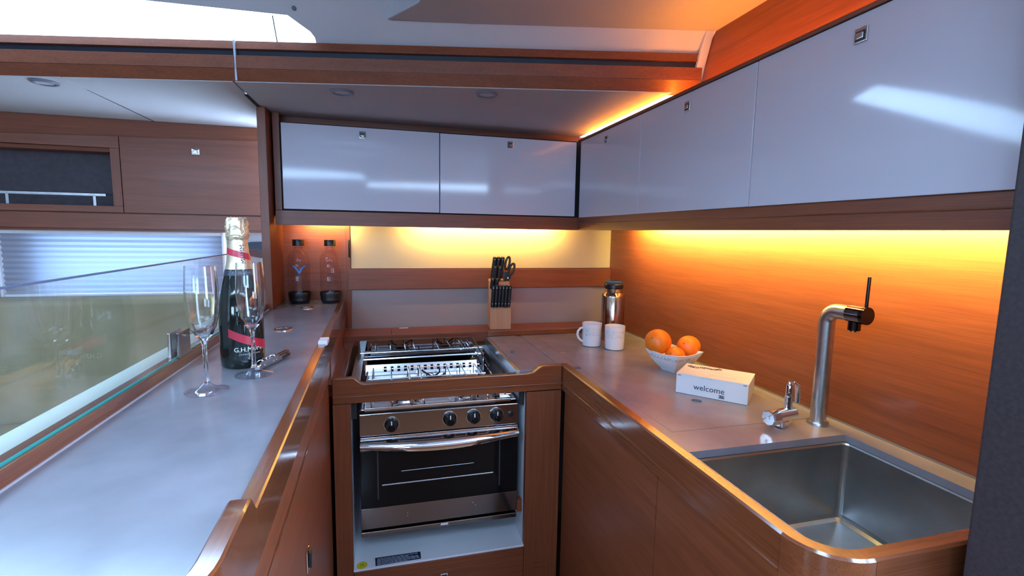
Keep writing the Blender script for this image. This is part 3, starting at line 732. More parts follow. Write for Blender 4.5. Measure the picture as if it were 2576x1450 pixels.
# fixed parts around sink
xi = FX+0.0245
cR = 0.05
xs_ = [xi+cR*(1-math.cos(a)) for a in [k*PI/2/6 for k in range(7)]]
near = [(xi, SY0)] + [(xi+cR*(1-math.sin(PI/2-a)) if False else xi+cR-cR*math.cos(a), 0.449+cR-cR*math.sin(a)) for a in [k*PI/2/8 for k in range(9)]]
poly_near = [(xi, 0.499)] + [(xi+cR-cR*math.cos(a), 0.499-cR*math.sin(a)) for a in [k*PI/2/8 for k in range(1, 9)]] + [(0.984, 0.449), (0.984, SY0), (SX0, SY0), (SX0, 0.499)]
b.prism(poly_near, 2, ZR-TH, ZR)
slab(xi, SX0, 0.499, SY1); slab(SX1, 0.984, SY0, SY1); slab(xi, 0.984, SY1, 0.8545)
b.box(xi, 0.577, 0.8545, 1.340, ZR-TH, ZR); b.box(0.955, 0.984, 0.8545, 1.852, ZR-TH, ZR)
b.box(0.5225, 0.577, 1.364, 1.8395, ZR-TH, ZR)
b.box(0.577, 0.955, 1.795, 1.8395, ZR-TH, ZR)
b.box(0.5035, 0.5225, 1.364, 1.8395, ZR-TH, ZR-0.0025)
b.build('slab', counter_mat, rw)
def lid_part(x0, x1, y0, y1, hx, hy, r=0.011):
    """lift-out lid with a round finger hole"""
    bb = B(); n = 24
    ring_t = []; ring_b = []
    for z, ring in ((ZR, ring_t), (ZR-TH, ring_b)):
        for k in range(n): ring.append(bb.bm.verts.new((hx+r*math.cos(2*PI*k/n), hy+r*math.sin(2*PI*k/n), z)))
    out_t = []; out_b = []
    def onrect(a):
        dx, dy = math.cos(a), math.sin(a)
        tx = ((x1-hx)/dx if dx > 0 else (x0-hx)/dx) if abs(dx) > 1e-9 else 1e9
        ty = ((y1-hy)/dy if dy > 0 else (y0-hy)/dy) if abs(dy) > 1e-9 else 1e9
        t = min(tx, ty); return (hx+dx*t, hy+dy*t)
    ang = [2*PI*k/n for k in range(n)]
    pts = [onrect(a) for a in ang]
    cor = [(x0, y0), (x1, y0), (x1, y1), (x0, y1)]
    for z, o, rg in ((ZR, out_t, ring_t), (ZR-TH, out_b, ring_b)):
        o.extend(bb.bm.verts.new((p[0], p[1], z)) for p in pts)
    cv_t = [bb.bm.verts.new((c[0], c[1], ZR)) for c in cor]; cv_b = [bb.bm.verts.new((c[0], c[1], ZR-TH)) for c in cor]
    ca = [math.atan2(c[1]-hy, c[0]-hx) % (2*PI) for c in cor]
    for k in range(n):
        k2 = (k+1) % n; a0, a1 = ang[k], ang[k]+2*PI/n
        mid_t = []; mid_b = []
        for c, a in enumerate(ca):
            if a0 + 1e-6 < a < a1 - 1e-6: mid_t.append(cv_t[c]); mid_b.append(cv_b[c])
        bb.bm.faces.new([ring_t[k], out_t[k]] + mid_t + [out_t[k2], ring_t[k2]])
        bb.bm.faces.new(([ring_b[k], out_b[k]] + mid_b + [out_b[k2], ring_b[k2]])[::-1])
        bb.bm.faces.new((ring_t[k], ring_t[k2], ring_b[k2], ring_b[k]))
        seq_t = [out_t[k]] + mid_t + [out_t[k2]]; seq_b = [out_b[k]] + mid_b + [out_b[k2]]
        for p, q, r_, s in zip(seq_t[:-1], seq_t[1:], seq_b[1:], seq_b[:-1]): bb.bm.faces.new((p, s, r_, q))
    o = bb.build('lid', counter_mat, rw)
    B().lathe([(r+0.0006, 0.0003), (r+0.0022, 0.0003), (r+0.0022, 0.0006), (r+0.0006, 0.0006)], 24, (hx, hy, ZR), close=True).build('hole_rim', brushed, o)
    B().lathe([(0, -0.0145), (r, -0.0145), (r, -0.013), (0, -0.013)], 24, (hx, hy, ZR)).build('hole_bottom', dark_gap, o)
lid_part(0.578, 0.954, 0.8560, 1.7940, 0.750, 1.013, 0.0125)
lid_part(0.3880, 0.5025, 1.3645, 1.8395, 0.423, 1.575, 0.0095)
B().lathe([(0, 0), (0.011, 0), (0.011, 0.0006), (0, 0.0008)], 20, (0.590, 1.533, ZR)).build('cap', mat('grey_cap_2', (0.16, 0.15, 0.17), 0.4), rw)
B().box(0.376, 0.3878, 1.3645, 1.8395, ZR-0.030, ZR-0.0015).build('metal_edge', brushed, rw, bevel=0.001)
B().box(0.4075, 0.52, 1.3645, 1.85, 0.30, ZR-0.036).build('support_panel', gel_white, fc)

# wooden edging: straight, rounded corner, short return
fprof = [(0, ZR-0.062, 0), (0, ZR+0.010, 1), (-0.003, ZR+0.0135, 1), (-0.0215, ZR+0.0135, 1), (-0.0245, ZR+0.010, 1), (-0.0245, ZR-0.062, 0)]
B().sweep([(FX, 0.4995), (FX, 0.6), (FX, 0.9), (FX, 1.2), (FX, 1.364)], [(o, z, t) for o, z, t in fprof]).build('edging', gloss_y, rw, smooth=True, angle=28)
eR = cR+0.0245
ecx, ecy = FX+eR, 0.499
B().sweep([(ecx-eR*math.cos(a), ecy-eR*math.sin(a)) for a in [PI/2-k*PI/2/10 for k in range(11)]], fprof).build('edging_corner', gloss_y, rw, smooth=True, angle=28)
B().sweep([(0.80, ecy-eR), (ecx+0.0008, ecy-eR)][::1], fprof).build('edging_return', gloss_x, rw, smooth=True, angle=28)
B().box(FX-0.0025, FX+0.001, 0.50, 1.3375, 0.8640, 0.8675).build('bead', gloss_y, rw, bevel=0.0008)
B().box(0.9835, 0.9848, 0.41, 1.85, ZR, ZR+0.0035).build('wall_seal', mat('grey_sealant', (0.16, 0.14, 0.15), 0.5), rw)

# sink
sk = thing('sink', 'rectangular stainless steel sink set into the right worktop', 'sink', (0.745, 0.612, 0.72))
b = B()
def ringpts(x0, x1, y0, y1, r, z, n=6):
    pts = []
    for (cx, cyy, a0) in ((x1-r, y1-r, 0), (x0+r, y1-r, 90), (x0+r, y0+r, 180), (x1-r, y0+r, 270)):
        for k in range(n+1):
            a = math.radians(a0+90*k/n); pts.append((cx+r*math.cos(a), cyy+r*math.sin(a), z))
    return pts
def loft(b, rings, capend=True):
    R_ = [[b.bm.verts.new(p) for p in r] for r in rings]
    for a, c in zip(R_[:-1], R_[1:]):
        m_ = len(a)
        for j in range(m_): b.bm.faces.new((a[j], a[(j+1) % m_], c[(j+1) % m_], c[j]))
    return R_
o = 0.004; zb = 0.724
rings = [ringpts(SX0-0.015, SX1+0.015, SY0-0.015, SY1+0.015, 0.012, ZR-TH-0.0005),
         ringpts(SX0+0.003, SX1-0.001, SY0+0.003, SY1-0.003, 0.012, ZR-TH-0.0005),
         ringpts(SX0+0.005, SX1-0.002, SY0+0.005, SY1-0.005, 0.012, ZR-TH-0.004),
         ringpts(SX0+0.007, SX1-0.003, SY0+0.007, SY1-0.006, 0.012, zb+0.012),
         ringpts(SX0+0.009, SX1-0.005, SY0+0.009, SY1-0.008, 0.012, zb+0.004),
         ringpts(SX0+0.017, SX1-0.013, SY0+0.017, SY1-0.016, 0.010, zb)]
R_ = loft(b, rings)
# floor falls to the drain in four creased planes
dx_, dy_ = 0.745, 0.600
dr_ = [b.bm.verts.new((dx_+0.03*math.cos(2*PI*k/28), dy_+0.03*math.sin(2*PI*k/28), zb-0.010)) for k in range(28)]
last = R_[-1]
off = 0
for j in range(28):
    a = last[j]; c = last[(j+1) % 28]
    b.bm.faces.new((a, c, dr_[(j+1) % 28], dr_[j]))
b.build('bowl', sink_steel, sk, smooth=True, angle=12)
d_ = B().lathe([(0.0, -0.014), (0.022, -0.014), (0.026, -0.0095), (0.034, -0.0085), (0.034, -0.0105), (0.028, -0.0135), (0.022, -0.018), (0, -0.018)], 28, (dx_, dy_, zb)).build('drain', steel, sk, smooth=True)
B().box(dx_-0.02, dx_+0.02, dy_-0.0015, dy_+0.0015, zb-0.0138, zb-0.0125).box(dx_-0.0015, dx_+0.0015, dy_-0.02, dy_+0.02, zb-0.0138, zb-0.0125).build('drain_bars', steel, d_)

# right base cabinet
rb = thing('base_cabinet', 'dark wood base cabinet under the sink worktop', 'cabinet', (0.75, 0.9, 0))
B().box(0.545, 0.984, 0.44, 1.340, 0.0, 0.70).box(0.545, 0.554, 0.44, 1.34, 0.70, 0.862).box(0.94, 0.984, 0.44, 1.34, 0.70, 0.862).box(0.554, 0.94, 0.775, 1.34, 0.70, 0.862).build('body', dark_gap, rb)
B().box(0.524, 0.5445, 0.8175, 1.339, 0.10, 0.8375).build('door', wood_y, rb, bevel=0.0015)
B().box(0.524, 0.5445, 0.445, 0.8150, 0.10, 0.8375).build('door', wood_y, rb, bevel=0.0015)
B().box(0.5275, 0.5445, 0.50, 1.339, 0.8385, 0.8445).build('finger_groove', dark_gap, rb)
B().box(0.55, 0.56, 0.44, 1.34, 0.0, 0.095).build('plinth', dark_ply, rb)

# ================================================================== SALOON
hc = thing('hull_cabinet', 'wooden saloon locker with open niche and steel rail at left', 'cabinet', (-1.2, 2.25, 1.3))
def zt(x): return 1.648 + (x+1.34)*0.026
B().hexa([(-0.9765, 2.20, 1.371), (-0.4075, 2.20, 1.371), (-0.4075, 2.22, 1.371), (-0.9765, 2.22, 1.371),
          (-0.9765, 2.20, zt(-0.9765)), (-0.4075, 2.20, zt(-0.4075)), (-0.4075, 2.22, zt(-0.4075)), (-0.9765, 2.22, zt(-0.9765))]).build('door', wood_x, hc, bevel=0.001)
dd = hc.children[-1]
M = Matrix.Translation((-0.721, 2.20, 1.615))
lt = B().box(-0.0135, 0.0135, -0.003, 0, -0.0115, 0.0115).xform(M).build('latch', chrome, dd, bevel=0.003, seg=3)
B().box(-0.007, 0.007, -0.006, -0.003, -0.006, 0.006).xform(M).build('latch_button', chrome, dd, bevel=0.002)
B().hexa([(-3.1, 2.20, 1.613), (-0.979, 2.20, 1.613), (-0.979, 2.22, 1.613), (-3.1, 2.22, 1.613),
          (-3.1, 2.20, zt(-3.1)), (-0.979, 2.20, zt(-0.979)), (-0.979, 2.22, zt(-0.979)), (-3.1, 2.22, zt(-3.1))]).build('niche_frame', wood_x, hc, bevel=0.0008)
B().box(-3.1, -0.979, 2.20, 2.22, 1.371, 1.395).build('niche_frame', wood_x, hc, bevel=0.0008)
B().box(-1.0095, -0.979, 2.20, 2.22, 1.3955, 1.6125).build('niche_frame', wood_z, hc, bevel=0.0008)
B().hexa([(-3.1, 2.222, 1.60), (-0.4075, 2.222, 1.60), (-0.4075, 2.325, 1.60), (-3.1, 2.325, 1.60), (-3.1, 2.190, 1.7185), (-0.4075, 2.190, 1.7185), (-0.4075, 2.325, 1.7185), (-3.1, 2.325, 1.7185)]).build('top_strip', wood_x, hc)
nich = mat('dark_niche_lining', (0.050, 0.036, 0.045), 0.6, noise=0.2, nscale=60)
B().box(-3.1, -1.0, 2.305, 2.312, 1.38, 1.64).box(-3.1, -1.0, 2.2205, 2.305, 1.3805, 1.3945).box(-3.1, -1.0, 2.2205, 2.305, 1.6135, 1.63).box(-1.005, -0.99, 2.2205, 2.305, 1.38, 1.64).build('niche_lining', nich, hc)
B().box(-3.1, -0.4075, 2.2205, 2.325, 1.30, 1.3795).build('shelf', wood_x, hc)
B().box(-3.1, -0.4075, 2.198, 2.2195, 1.310, 1.3665).build('lower_board', wood_x, hc, bevel=0.0015)
B().box(-2.0, -1.036, 2.206, 2.214, 1.431, 1.441).build('rail', brushed, hc, bevel=0.001)
for x in (-1.0735, -1.345, -1.70):
    B().box(x-0.0045, x+0.0045, 2.207, 2.213, 1.395, 1.431).build('rail_post', brushed, hc)

# pleated blind
bl_m = bpy.data.materials.new('white_pleated_fabric'); bl_m.use_nodes = True
nt = bl_m.node_tree; nt.nodes.clear()
out = nt.nodes.new('ShaderNodeOutputMaterial'); df = nt.nodes.new('ShaderNodeBsdfDiffuse'); tl = nt.nodes.new('ShaderNodeBsdfTranslucent'); mx = nt.nodes.new('ShaderNodeMixShader')
df.inputs[0].default_value = (0.34, 0.315, 0.35, 1); tl.inputs[0].default_value = (0.42, 0.48, 0.62, 1); mx.inputs[0].default_value = 0.16
nt.links.new(df.outputs[0], mx.inputs[1]); nt.links.new(tl.outputs[0], mx.inputs[2]); nt.links.new(mx.outputs[0], out.inputs[0])
def blind(x0, x1, label):
    t = thing('pleated_blind', label, 'blind', ((x0+x1)/2, 2.28, 1.03))
    b = B(); n = 11; zs = []
    z0, z1 = 1.050, 1.285
    rows = []
    for i in range(2*n+1):
        z = z0+(z1-z0)*i/(2*n); y = 2.268 + (0.010 if i % 2 else 0.0)
        rows.append((b.bm.verts.new((x0, y, z)), b.bm.verts.new((x1, y, z))))
    for a, c in zip(rows[:-1], rows[1:]): b.bm.faces.new((a[0], a[1], c[1], c[0]))
    b.build('fabric', bl_m, t)
    B().box(x0, x1, 2.262, 2.284, 1.285, 1.299).build('head_rail', white_plastic, t, bevel=0.002)
    B().box(x0, x1, 2.264, 2.282, 1.036, 1.0495).build('bottom_rail', white_plastic, t, bevel=0.003)
    for xx in (x0-0.009, x1+0.001): B().box(xx, xx+0.008, 2.262, 2.328, 1.03, 1.299).build('side_light_stop', white_plastic, t, bevel=0.001)  # added to stop daylight leaking past the blind's edges
blind(-1.42, -0.665, 'white pleated blind glowing with daylight behind the sofa')
# small dark round-ended pane right of the blind
dpn = thing('porthole', 'small dark rounded pane beside the blind and wooden end panel', 'porthole', (-0.5, 2.31, 1.2))
B().box(-0.664, -0.408, 2.298, 2.328, 1.03, 1.299).build('surround', mat('grey_surround', (0.36, 0.34, 0.37), 0.5), dpn)
pp = [(-0.412, 1.185), (-0.412, 1.266), (-0.47, 1.264), (-0.56, 1.260), (-0.600, 1.250), (-0.618, 1.236), (-0.610, 1.218), (-0.58, 1.203), (-0.53, 1.192), (-0.47, 1.184)]
B().prism(pp, 1, 2.292, 2.2975).build('pane', navy, dpn, bevel=0.002)

# sofa
sf = thing('sofa', 'olive beige L-shaped sofa behind the glass screen', 'sofa', (-1.2, 1.6, 0))
B().box(-2.8, -0.62, 2.10, 2.255, 0.45, 1.045).build('back_cushion', sofa_mat, sf, bevel=0.022, seg=4)
B().box(-2.8, -0.60, 1.35, 2.095, 0.30, 0.60).build('seat_cushion', sofa_mat, sf, bevel=0.03, seg=4)
rp = [(-0.60, 0.30), (-0.435, 0.30), (-0.435, 0.95)] + [(-0.488+0.053*math.cos(a), 0.985+0.053*math.sin(a)) for a in [k*PI/14 for k in range(15)]] + [(-0.60, 0.80)]
B().prism(rp, 1, 0.15, 2.05).build('side_cushion', roll_mat, sf, smooth=True)

# ================================================================== PROPS
# champagne bottle
cx, cyb = -0.287, 1.076
cbt = thing('champagne_bottle', 'dark champagne bottle with gold foil neck and red sash', 'bottle', (cx, cyb, ZL))
prof = [(0, 0.004), (0.028, 0.001), (0.0365, 0.0), (0.0400, 0.004), (0.0405, 0.02), (0.0405, 0.09), (0.0395, 0.118), (0.0367, 0.143), (0.0315, 0.170), (0.0258, 0.192), (0.0212, 0.212), (0.0186, 0.232), (0.0168, 0.255), (0.0158, 0.280), (0.0158, 0.285), (0, 0.285)]
bottle_m = mat('dark_green_glass', (0.004, 0.009, 0.008), 0.05, coat=0.4)
B().lathe(prof, 48).build('body', bottle_m, cbt, smooth=True, world=False, angle=60)
def rad(z):
    for (r0_, z0_), (r1_, z1_) in zip(prof[3:-2], prof[4:-1]):
        if z0_ <= z <= z1_: return r0_+(r1_-r0_)*(z-z0_)/max(z1_-z0_, 1e-9)
    return prof[-3][0]
gold = mat('pale_gold_foil', (0.70, 0.55, 0.36), 0.38, 0.75, noise=0.12, nscale=90)
b = B()
fz = [0.198+0.004*k for k in range(16)]
b.lathe([(rad(z)+0.0006, z) for z in fz], 48)
fo = b.build('neck_foil', gold, cbt, smooth=True, world=False)
# crinkled hood over the cork
FRONT = math.atan2(-cyb, -cx)          # direction from the bottle towards the viewer's side of the cabin
b = B(); rows = []
hz = [(0.0186, 0.256), (0.0205, 0.262), (0.0198, 0.268), (0.0203, 0.272), (0.0203, 0.277), (0.0203, 0.282), (0.0202, 0.287), (0.0196, 0.294), (0.0168, 0.299), (0.0080, 0.3000)]
random.seed(5)
for r_, z in hz: rows.append([b.bm.verts.new(((r_+random.uniform(-.0017, .0014))*math.cos(2*PI*k/36), (r_+random.uniform(-.0017, .0014))*math.sin(2*PI*k/36), z+random.uniform(-.0012, .0012))) for k in range(36)])
for a, c in zip(rows[:-1], rows[1:]):
    for k in range(36): b.bm.faces.new((a[k], a[(k+1) % 36], c[(k+1) % 36], c[k]))
b.bm.faces.new(rows[-1])
hood = b.build('foil_hood', gold, cbt, smooth=True, world=False, angle=25)
b = B()
for k in range(4):
    a = 2*PI*k/4+0.55+FRONT
    b.tube([(0.0198*math.cos(a-0.25), 0.0198*math.sin(a-0.25), 0.262), (0.0207*math.cos(a+0.12), 0.0207*math.sin(a+0.12), 0.271), (0.0207*math.cos(a-0.05), 0.0207*math.sin(a-0.05), 0.283), (0.0190*math.cos(a+0.1), 0.0190*math.sin(a+0.1), 0.296), (0.0100*math.cos(a), 0.0100*math.sin(a), 0.3005)], 0.0010, 6)
b.tube([((0.0202+0.0006*math.sin(5*t))*math.cos(t), (0.0202+0.0006*math.sin(5*t))*math.sin(t), 0.264+0.0018*math.sin(3*t)) for t in [2*PI*k/40 for k in range(41)]], 0.0010, 6, cap=False)
b.tube([(0.0206*math.cos(t), 0.0206*math.sin(t), 0.279+0.0045*math.cos(4*t)) for t in [2*PI*k/40 for k in range(41)]], 0.0008, 6, cap=False)
b.build('wire_cage', gold, cbt, smooth=True, world=False)
red = mat('red_sash', (0.50, 0.018, 0.045), 0.35, coat=0.2)
def sash(name, a0, a1, zf, hgt, par, m, eps=0.0007, n=32):
    b = B(); lo = []; hi = []
    for i in range(n+1):
        t = i/n; a = a0+(a1-a0)*t; z = zf(t)
        for rows_, zz in ((lo, z-hgt/2), (hi, z+hgt/2)):
            r_ = rad(zz)+eps; rows_.append(b.bm.verts.new((r_*math.cos(a), r_*math.sin(a), zz)))
    for i in range(n): b.bm.faces.new((lo[i], lo[i+1], hi[i+1], hi[i]))
    return b.build(name, m, par, smooth=True, world=False)
sash('red_sash', FRONT-0.62, FRONT+1.75, lambda t: 0.0745-0.036*t-0.004*math.sin(t*PI), 0.0170, cbt, red)
sash('neck_sash', FRONT-1.5, FRONT+1.5, lambda t: 0.236-0.016*t, 0.0125, cbt, red, 0.0014)
sash('collar_label', FRONT-1.5, FRONT+1.5, lambda t: 0.191, 0.0105, cbt, mat('dark_collar', (0.03, 0.04, 0.06), 0.3))
silver = mat('silver_print', (0.75, 0.73, 0.70), 0.4)
def wrap(z0, a_c, eps):
    def f(x, y):
        r_ = rad(z0+y)+eps; a = a_c + x/r_
        return (r_*math.cos(a), r_*math.sin(a), z0+y)
    return f
text_mesh('lettering', 'G.H.MUMM', 0.0125, silver, cbt, wrap(0.0395, FRONT+0.36, 0.0005), 1.0)
text_mesh('lettering', 'GRAND CORDON', 0.0040, faint_ink, cbt, wrap(0.0300, FRONT+0.36, 0.0005), 1.2)
text_mesh('lettering', 'CORDON', 0.0065, faint_ink, cbt, wrap(0.191, FRONT+0.15, 0.0012), 1.3)
def wrap_v(z0, a_c, eps):
    def f(x, y):
        zz = z0+x; r_ = rad(zz)+eps; a = a_c - y/r_
        return (r_*math.cos(a), r_*math.sin(a), zz)
    return f
text_mesh('lettering', 'MUMM', 0.0125, ink, cbt, wrap_v(0.228, FRONT+0.38, 0.0019), 1.0)

# flutes
glass_m = glassy('crystal_glass'); foot_m = clear('thin_crystal', (0.93, 0.94, 0.97), ior=1.6)
fl = thing('champagne_flute', 'empty champagne flute standing alone in front of the wine bottle, nearest the viewer', 'glass', (-0.300, 0.905, ZL), 'champagne flutes')
outp = [(0, 0.0), (0.030, 0.0), (0.0335, 0.0012), (0.0335, 0.0022), (0.026, 0.0042), (0.013, 0.0085), (0.0055, 0.016), (0.0038, 0.028), (0.0034, 0.055), (0.0038, 0.082), (0.0062, 0.090), (0.0125, 0.098), (0.0190, 0.112), (0.0232, 0.132), (0.0252, 0.155), (0.0250, 0.175), (0.0238, 0.197), (0.0226, 0.216)]
inp = [(0.0216, 0.216), (0.0227, 0.197), (0.0239, 0.175), (0.0241, 0.155), (0.0221, 0.132), (0.0178, 0.112), (0.0110, 0.100), (0.0045, 0.0955), (0, 0.0948)]
def halves(o_, i_):
    pass
B().lathe([p for p in outp if p[1] >= 0.0895][:0] + [(0.0060, 0.0896)] + [p for p in outp if p[1] > 0.0899] + inp, 40).build('bowl', glass_m, fl, smooth=True, world=False, angle=60)
B().lathe([(0, 0.0160), (0.0055, 0.0161), (0.0038, 0.028), (0.0034, 0.055), (0.0038, 0.082), (0.0060, 0.0895), (0, 0.0895)], 32).build('stem', glass_m, fl, smooth=True, world=False, angle=60)
B().lathe([(0, 0.0003), (0.030, 0.0003), (0.0335, 0.0012), (0.0335, 0.0022), (0.026, 0.0042), (0.013, 0.0085), (0.0055, 0.016), (0, 0.016)], 40).build('foot', foot_m, fl, smooth=True, world=False, angle=60)
dup(fl, (-0.247, 0.992, ZL), 'empty champagne flute standing beside the wine bottle, next to the corkscrew')

# corkscrew
ck = thing('corkscrew', 'folding steel waiter corkscrew lying beside the wine bottle', 'corkscrew', (-0.232, 1.065, ZL), rz=math.atan2(0.097, 0.033))
B().box(-0.052, 0.050, -0.0055, 0.0055, 0.001, 0.012).build('handle', steel, ck, bevel=0.003, seg=3, world=False)
B().box(0.018, 0.062, -0.0045, 0.0045, 0.0122, 0.0165).build('lever', steel_dark, ck, bevel=0.0015, world=False)
B().box(-0.046, 0.020, -0.0058, -0.0040, 0.0095, 0.0165).build('lever_plate', chrome, ck, bevel=0.0005, world=False)
B().box(0.030, 0.064, -0.0062, 0.0062, 0.0035, 0.0105).build('grip_end', black_plastic, ck, bevel=0.002, world=False)
B().tube([(-0.04+0.002*i, 0.0042*math.cos(i*0.9)+0.001, 0.0155+0.0035*math.sin(i*0.9)) for i in range(28)], 0.0011, 6).build('worm', steel, ck, smooth=True, world=False)
for x in (-0.03, 0.0, 0.012):
    B().lathe([(0, -0.0065), (0.0025, -0.0065), (0.0025, 0.0065), (0, 0.0065)], 10).xform(Matrix.Translation((x, 0, 0.008)) @ Matrix.Rotation(PI/2, 4, 'X')).build('rivet', brushed, ck, world=False)

# soda bottles
pet = clear('clear_bottle_plastic', (0.93, 0.90, 0.90), ior=1.35)
sd = thing('carbonating_bottle', 'clear bottle with blue mark and black cap and base, against the nook corner', 'bottle', (-0.318, 1.955, ZL), 'clear black-capped bottles in the nook')
B().lathe([(0, 0.0125), (0.026, 0.013), (0.0365, 0.024), (0.0383, 0.045), (0.0385, 0.10), (0.0375, 0.108), (0.0385, 0.116), (0.0385, 0.160), (0.0355, 0.178), (0.028, 0.192), (0.018, 0.201), (0.0165, 0.206), (0.0165, 0.216)], 36).build('body', pet, sd, smooth=True, world=False, angle=60)
B().lathe([(0, 0.0), (0.032, 0.0), (0.0345, 0.004), (0.0398, 0.030), (0.0402, 0.040), (0.0396, 0.0425), (0.0387, 0.0425), (0.0380, 0.012), (0, 0.011)], 36).build('base_cup', black_plastic, sd, smooth=True, world=False)
B().lathe([(0.0185, 0.2165), (0.0205, 0.2165), (0.0205, 0.2385), (0.0195, 0.240), (0, 0.240), (0, 0.236), (0.0185, 0.236)], 30).build('cap', black_plastic, sd, smooth=True, world=False)
B().tube([(0.0172*math.cos(2*PI*k/24), 0.0172*math.sin(2*PI*k/24), 0.210) for k in range(25)], 0.0013, 6, cap=False).build('neck_ring', pet, sd, smooth=True, world=False)
sd2 = dup(sd, (-0.206, 1.950, ZL), 'clear bottle with black cap and base, nearer the yellow panel and without a blue mark')
b = B(); rr_ = 0.0394
aF = math.atan2(-1.955, 0.318)
def swoosh(sgn):
    lo = []; hi = []
    for i in range(9):
        t = i/8; a = aF+sgn*t*0.58; z = 0.118+0.026*t+0.004*math.sin(t*PI)
        h = 0.006*(1-t*0.5)
        lo.append(b.bm.verts.new((rr_*math.cos(a), rr_*math.sin(a), z-h))); hi.append(b.bm.verts.new((rr_*math.cos(a), rr_*math.sin(a), z+h)))
    for i in range(8): b.bm.faces.new((lo[i], lo[i+1], hi[i+1], hi[i]))
swoosh(1); swoosh(-1)
b.build('blue_mark', mat('blue_print', (0.02, 0.22, 0.62), 0.4), sd, world=False)

# knife block on the sill
kb = thing('knife_block', 'pale wooden knife block standing on the sill behind the stove', 'knife block', (0.452, 1.925, 0.9252), rz=-0.10)
bp_ = [(-0.040, 0.0), (0.020, 0.0), (0.050, 0.022), (0.034, 0.205), (-0.010, 0.180), (-0.018, 0.128), (-0.040, 0.086)]
b = B()
b.prism([(-0.046, 0.0), (0.030, 0.0), (0.050, 0.030), (0.046, 0.200), (0.012, 0.190), (-0.022, 0.095), (-0.046, 0.084)], 0, -0.043, 0.043)
b.build('block', block_wood, kb, bevel=0.0025, world=False)
def knife(kx, ky, z0, L, wdt, thk, lean_y, lean_x, label, group='black-handled knives in the block', name='knife'):
    t = thing(name, label, 'knife', kb.location + Matrix.Rotation(-0.10, 3, 'Z') @ Vector((kx, ky, z0)), group)
    t.rotation_euler = (lean_y, lean_x, -0.10)
    B().box(-thk/2, thk/2, -wdt/2, wdt/2, 0.0, L).build('handle', black_plastic, t, bevel=min(thk, wdt)*0.35, seg=3, world=False)
    B().lathe([(0, -0.0008), (0.0022, -0.0008), (0.0022, 0.0), (0, 0.0003)], 10).xform(Matrix.Translation((0, -wdt/2, L*0.88)) @ Matrix.Rotation(PI/2, 4, 'X')).build('rivet', steel, t, world=False)
    B().lathe([(0, -0.0008), (0.0022, -0.0008), (0.0022, 0.0), (0, 0.0003)], 10).xform(Matrix.Translation((0, -wdt/2, L*0.18)) @ Matrix.Rotation(PI/2, 4, 'X')).build('rivet', steel, t, world=False)
    B().box(-0.0012, 0.0012, -wdt*0.36, wdt*0.36, -0.004, 0.001).build('blade', steel, t, world=False)
    return t
for k, nm in enumerate(('leftmost', 'middle', 'right')):
    knife(-0.0275+0.0165*k, 0.030, 0.203, 0.092, 0.022, 0.0162, 0.12, 0.10, 'tall black knife handle, %s of the three in the back row of the block' % nm)
for k, nm in enumerate(('left', 'right')):
    knife(-0.0235+0.0185*k, 0.012, 0.194, 0.064, 0.018, 0.0170, 0.12, 0.10, 'shorter black knife handle, %s of the two in the second row of the block' % nm)
for k, nm in enumerate(('left', 'right')):
    knife(-0.033+0.017*k, -0.001, 0.162, 0.046, 0.015, 0.0160, 0.12, 0.10, 'small black paring knife handle, %s of the pair above the steak knives' % nm)
nth = ('first', 'second', 'third', 'fourth', 'fifth', 'sixth')
for k in range(6):
    knife(-0.0345+0.0135*k, -0.034, 0.0895, 0.092, 0.015, 0.0132, 0.05, 0.06, 'black steak knife handle, %s from the left in the lower row of six' % nth[k], 'steak knives in the block')
sc_ = thing('kitchen_scissors', 'black-handled kitchen scissors with open loops in the knife block', 'scissors', kb.location + Matrix.Rotation(-0.10, 3, 'Z') @ Vector((0.026, 0.024, 0.199)), rz=-0.10)
def loop(pts, r, name):
    b = B(); b.tube(pts, r, 10, cap=False); o_ = b.build(name, black_plastic, sc_, smooth=True, world=False); return o_
loop([(0.004+0.0085*math.cos(a)+0.010*(0.5+0.5*math.sin(a)), 0, 0.068+0.026*math.sin(a)) for a in [2*PI*k/24 for k in range(25)]], 0.0048, 'loop')
loop([(0.020+0.0100*math.cos(a)+0.014*(0.5+0.5*math.sin(a)), 0.003, 0.042+0.024*math.sin(a)) for a in [2*PI*k/24 for k in range(25)]], 0.0048, 'loop')
B().box(-0.008, 0.016, -0.006, 0.006, -0.006, 0.034).build('shank', black_plastic, sc_, bevel=0.003, world=False)
B().box(0.004, 0.024, -0.004, 0.006, 0.002, 0.024).build('shank', black_plastic, sc_, bevel=0.003, world=False)
B().lathe([(0, -0.001), (0.0045, -0.001), (0.0045, 0.001), (0, 0.0015)], 14).xform(Matrix.Translation((0.012, -0.0065, 0.006)) @ Matrix.Rotation(PI/2, 4, 'X')).build('pivot', steel, sc_, world=False)

# thermos
th = thing('thermos_flask', 'stainless steel vacuum flask with black lid in the back corner', 'flask', (0.855, 1.700, ZR))
bronze = mat('bronzed_steel', (0.50, 0.37, 0.29), 0.13, 1.0)
B().lathe([(0, 0.0), (0.0415, 0.0), (0.0445, 0.003), (0.0445, 0.172), (0.0420, 0.181), (0.0350, 0.187), (0.0330, 0.189), (0.0330, 0.203), (0, 0.203)], 48).build('body', bronze, th, smooth=True, world=False)
b = B()
for z in (0.1915, 0.1955, 0.1995): b.tube([(0.0335*math.cos(2*PI*k/32), 0.0335*math.sin(2*PI*k/32), z) for k in range(33)], 0.0009, 6, cap=False)
b.build('thread', bronze, th, smooth=True, world=False)
B().lathe([(0, 0.2035), (0.0335, 0.2035), (0.0365, 0.206), (0.0365, 0.219), (0.034, 0.222), (0, 0.222)], 40).build('lid', black_plastic, th, smooth=True, world=False)
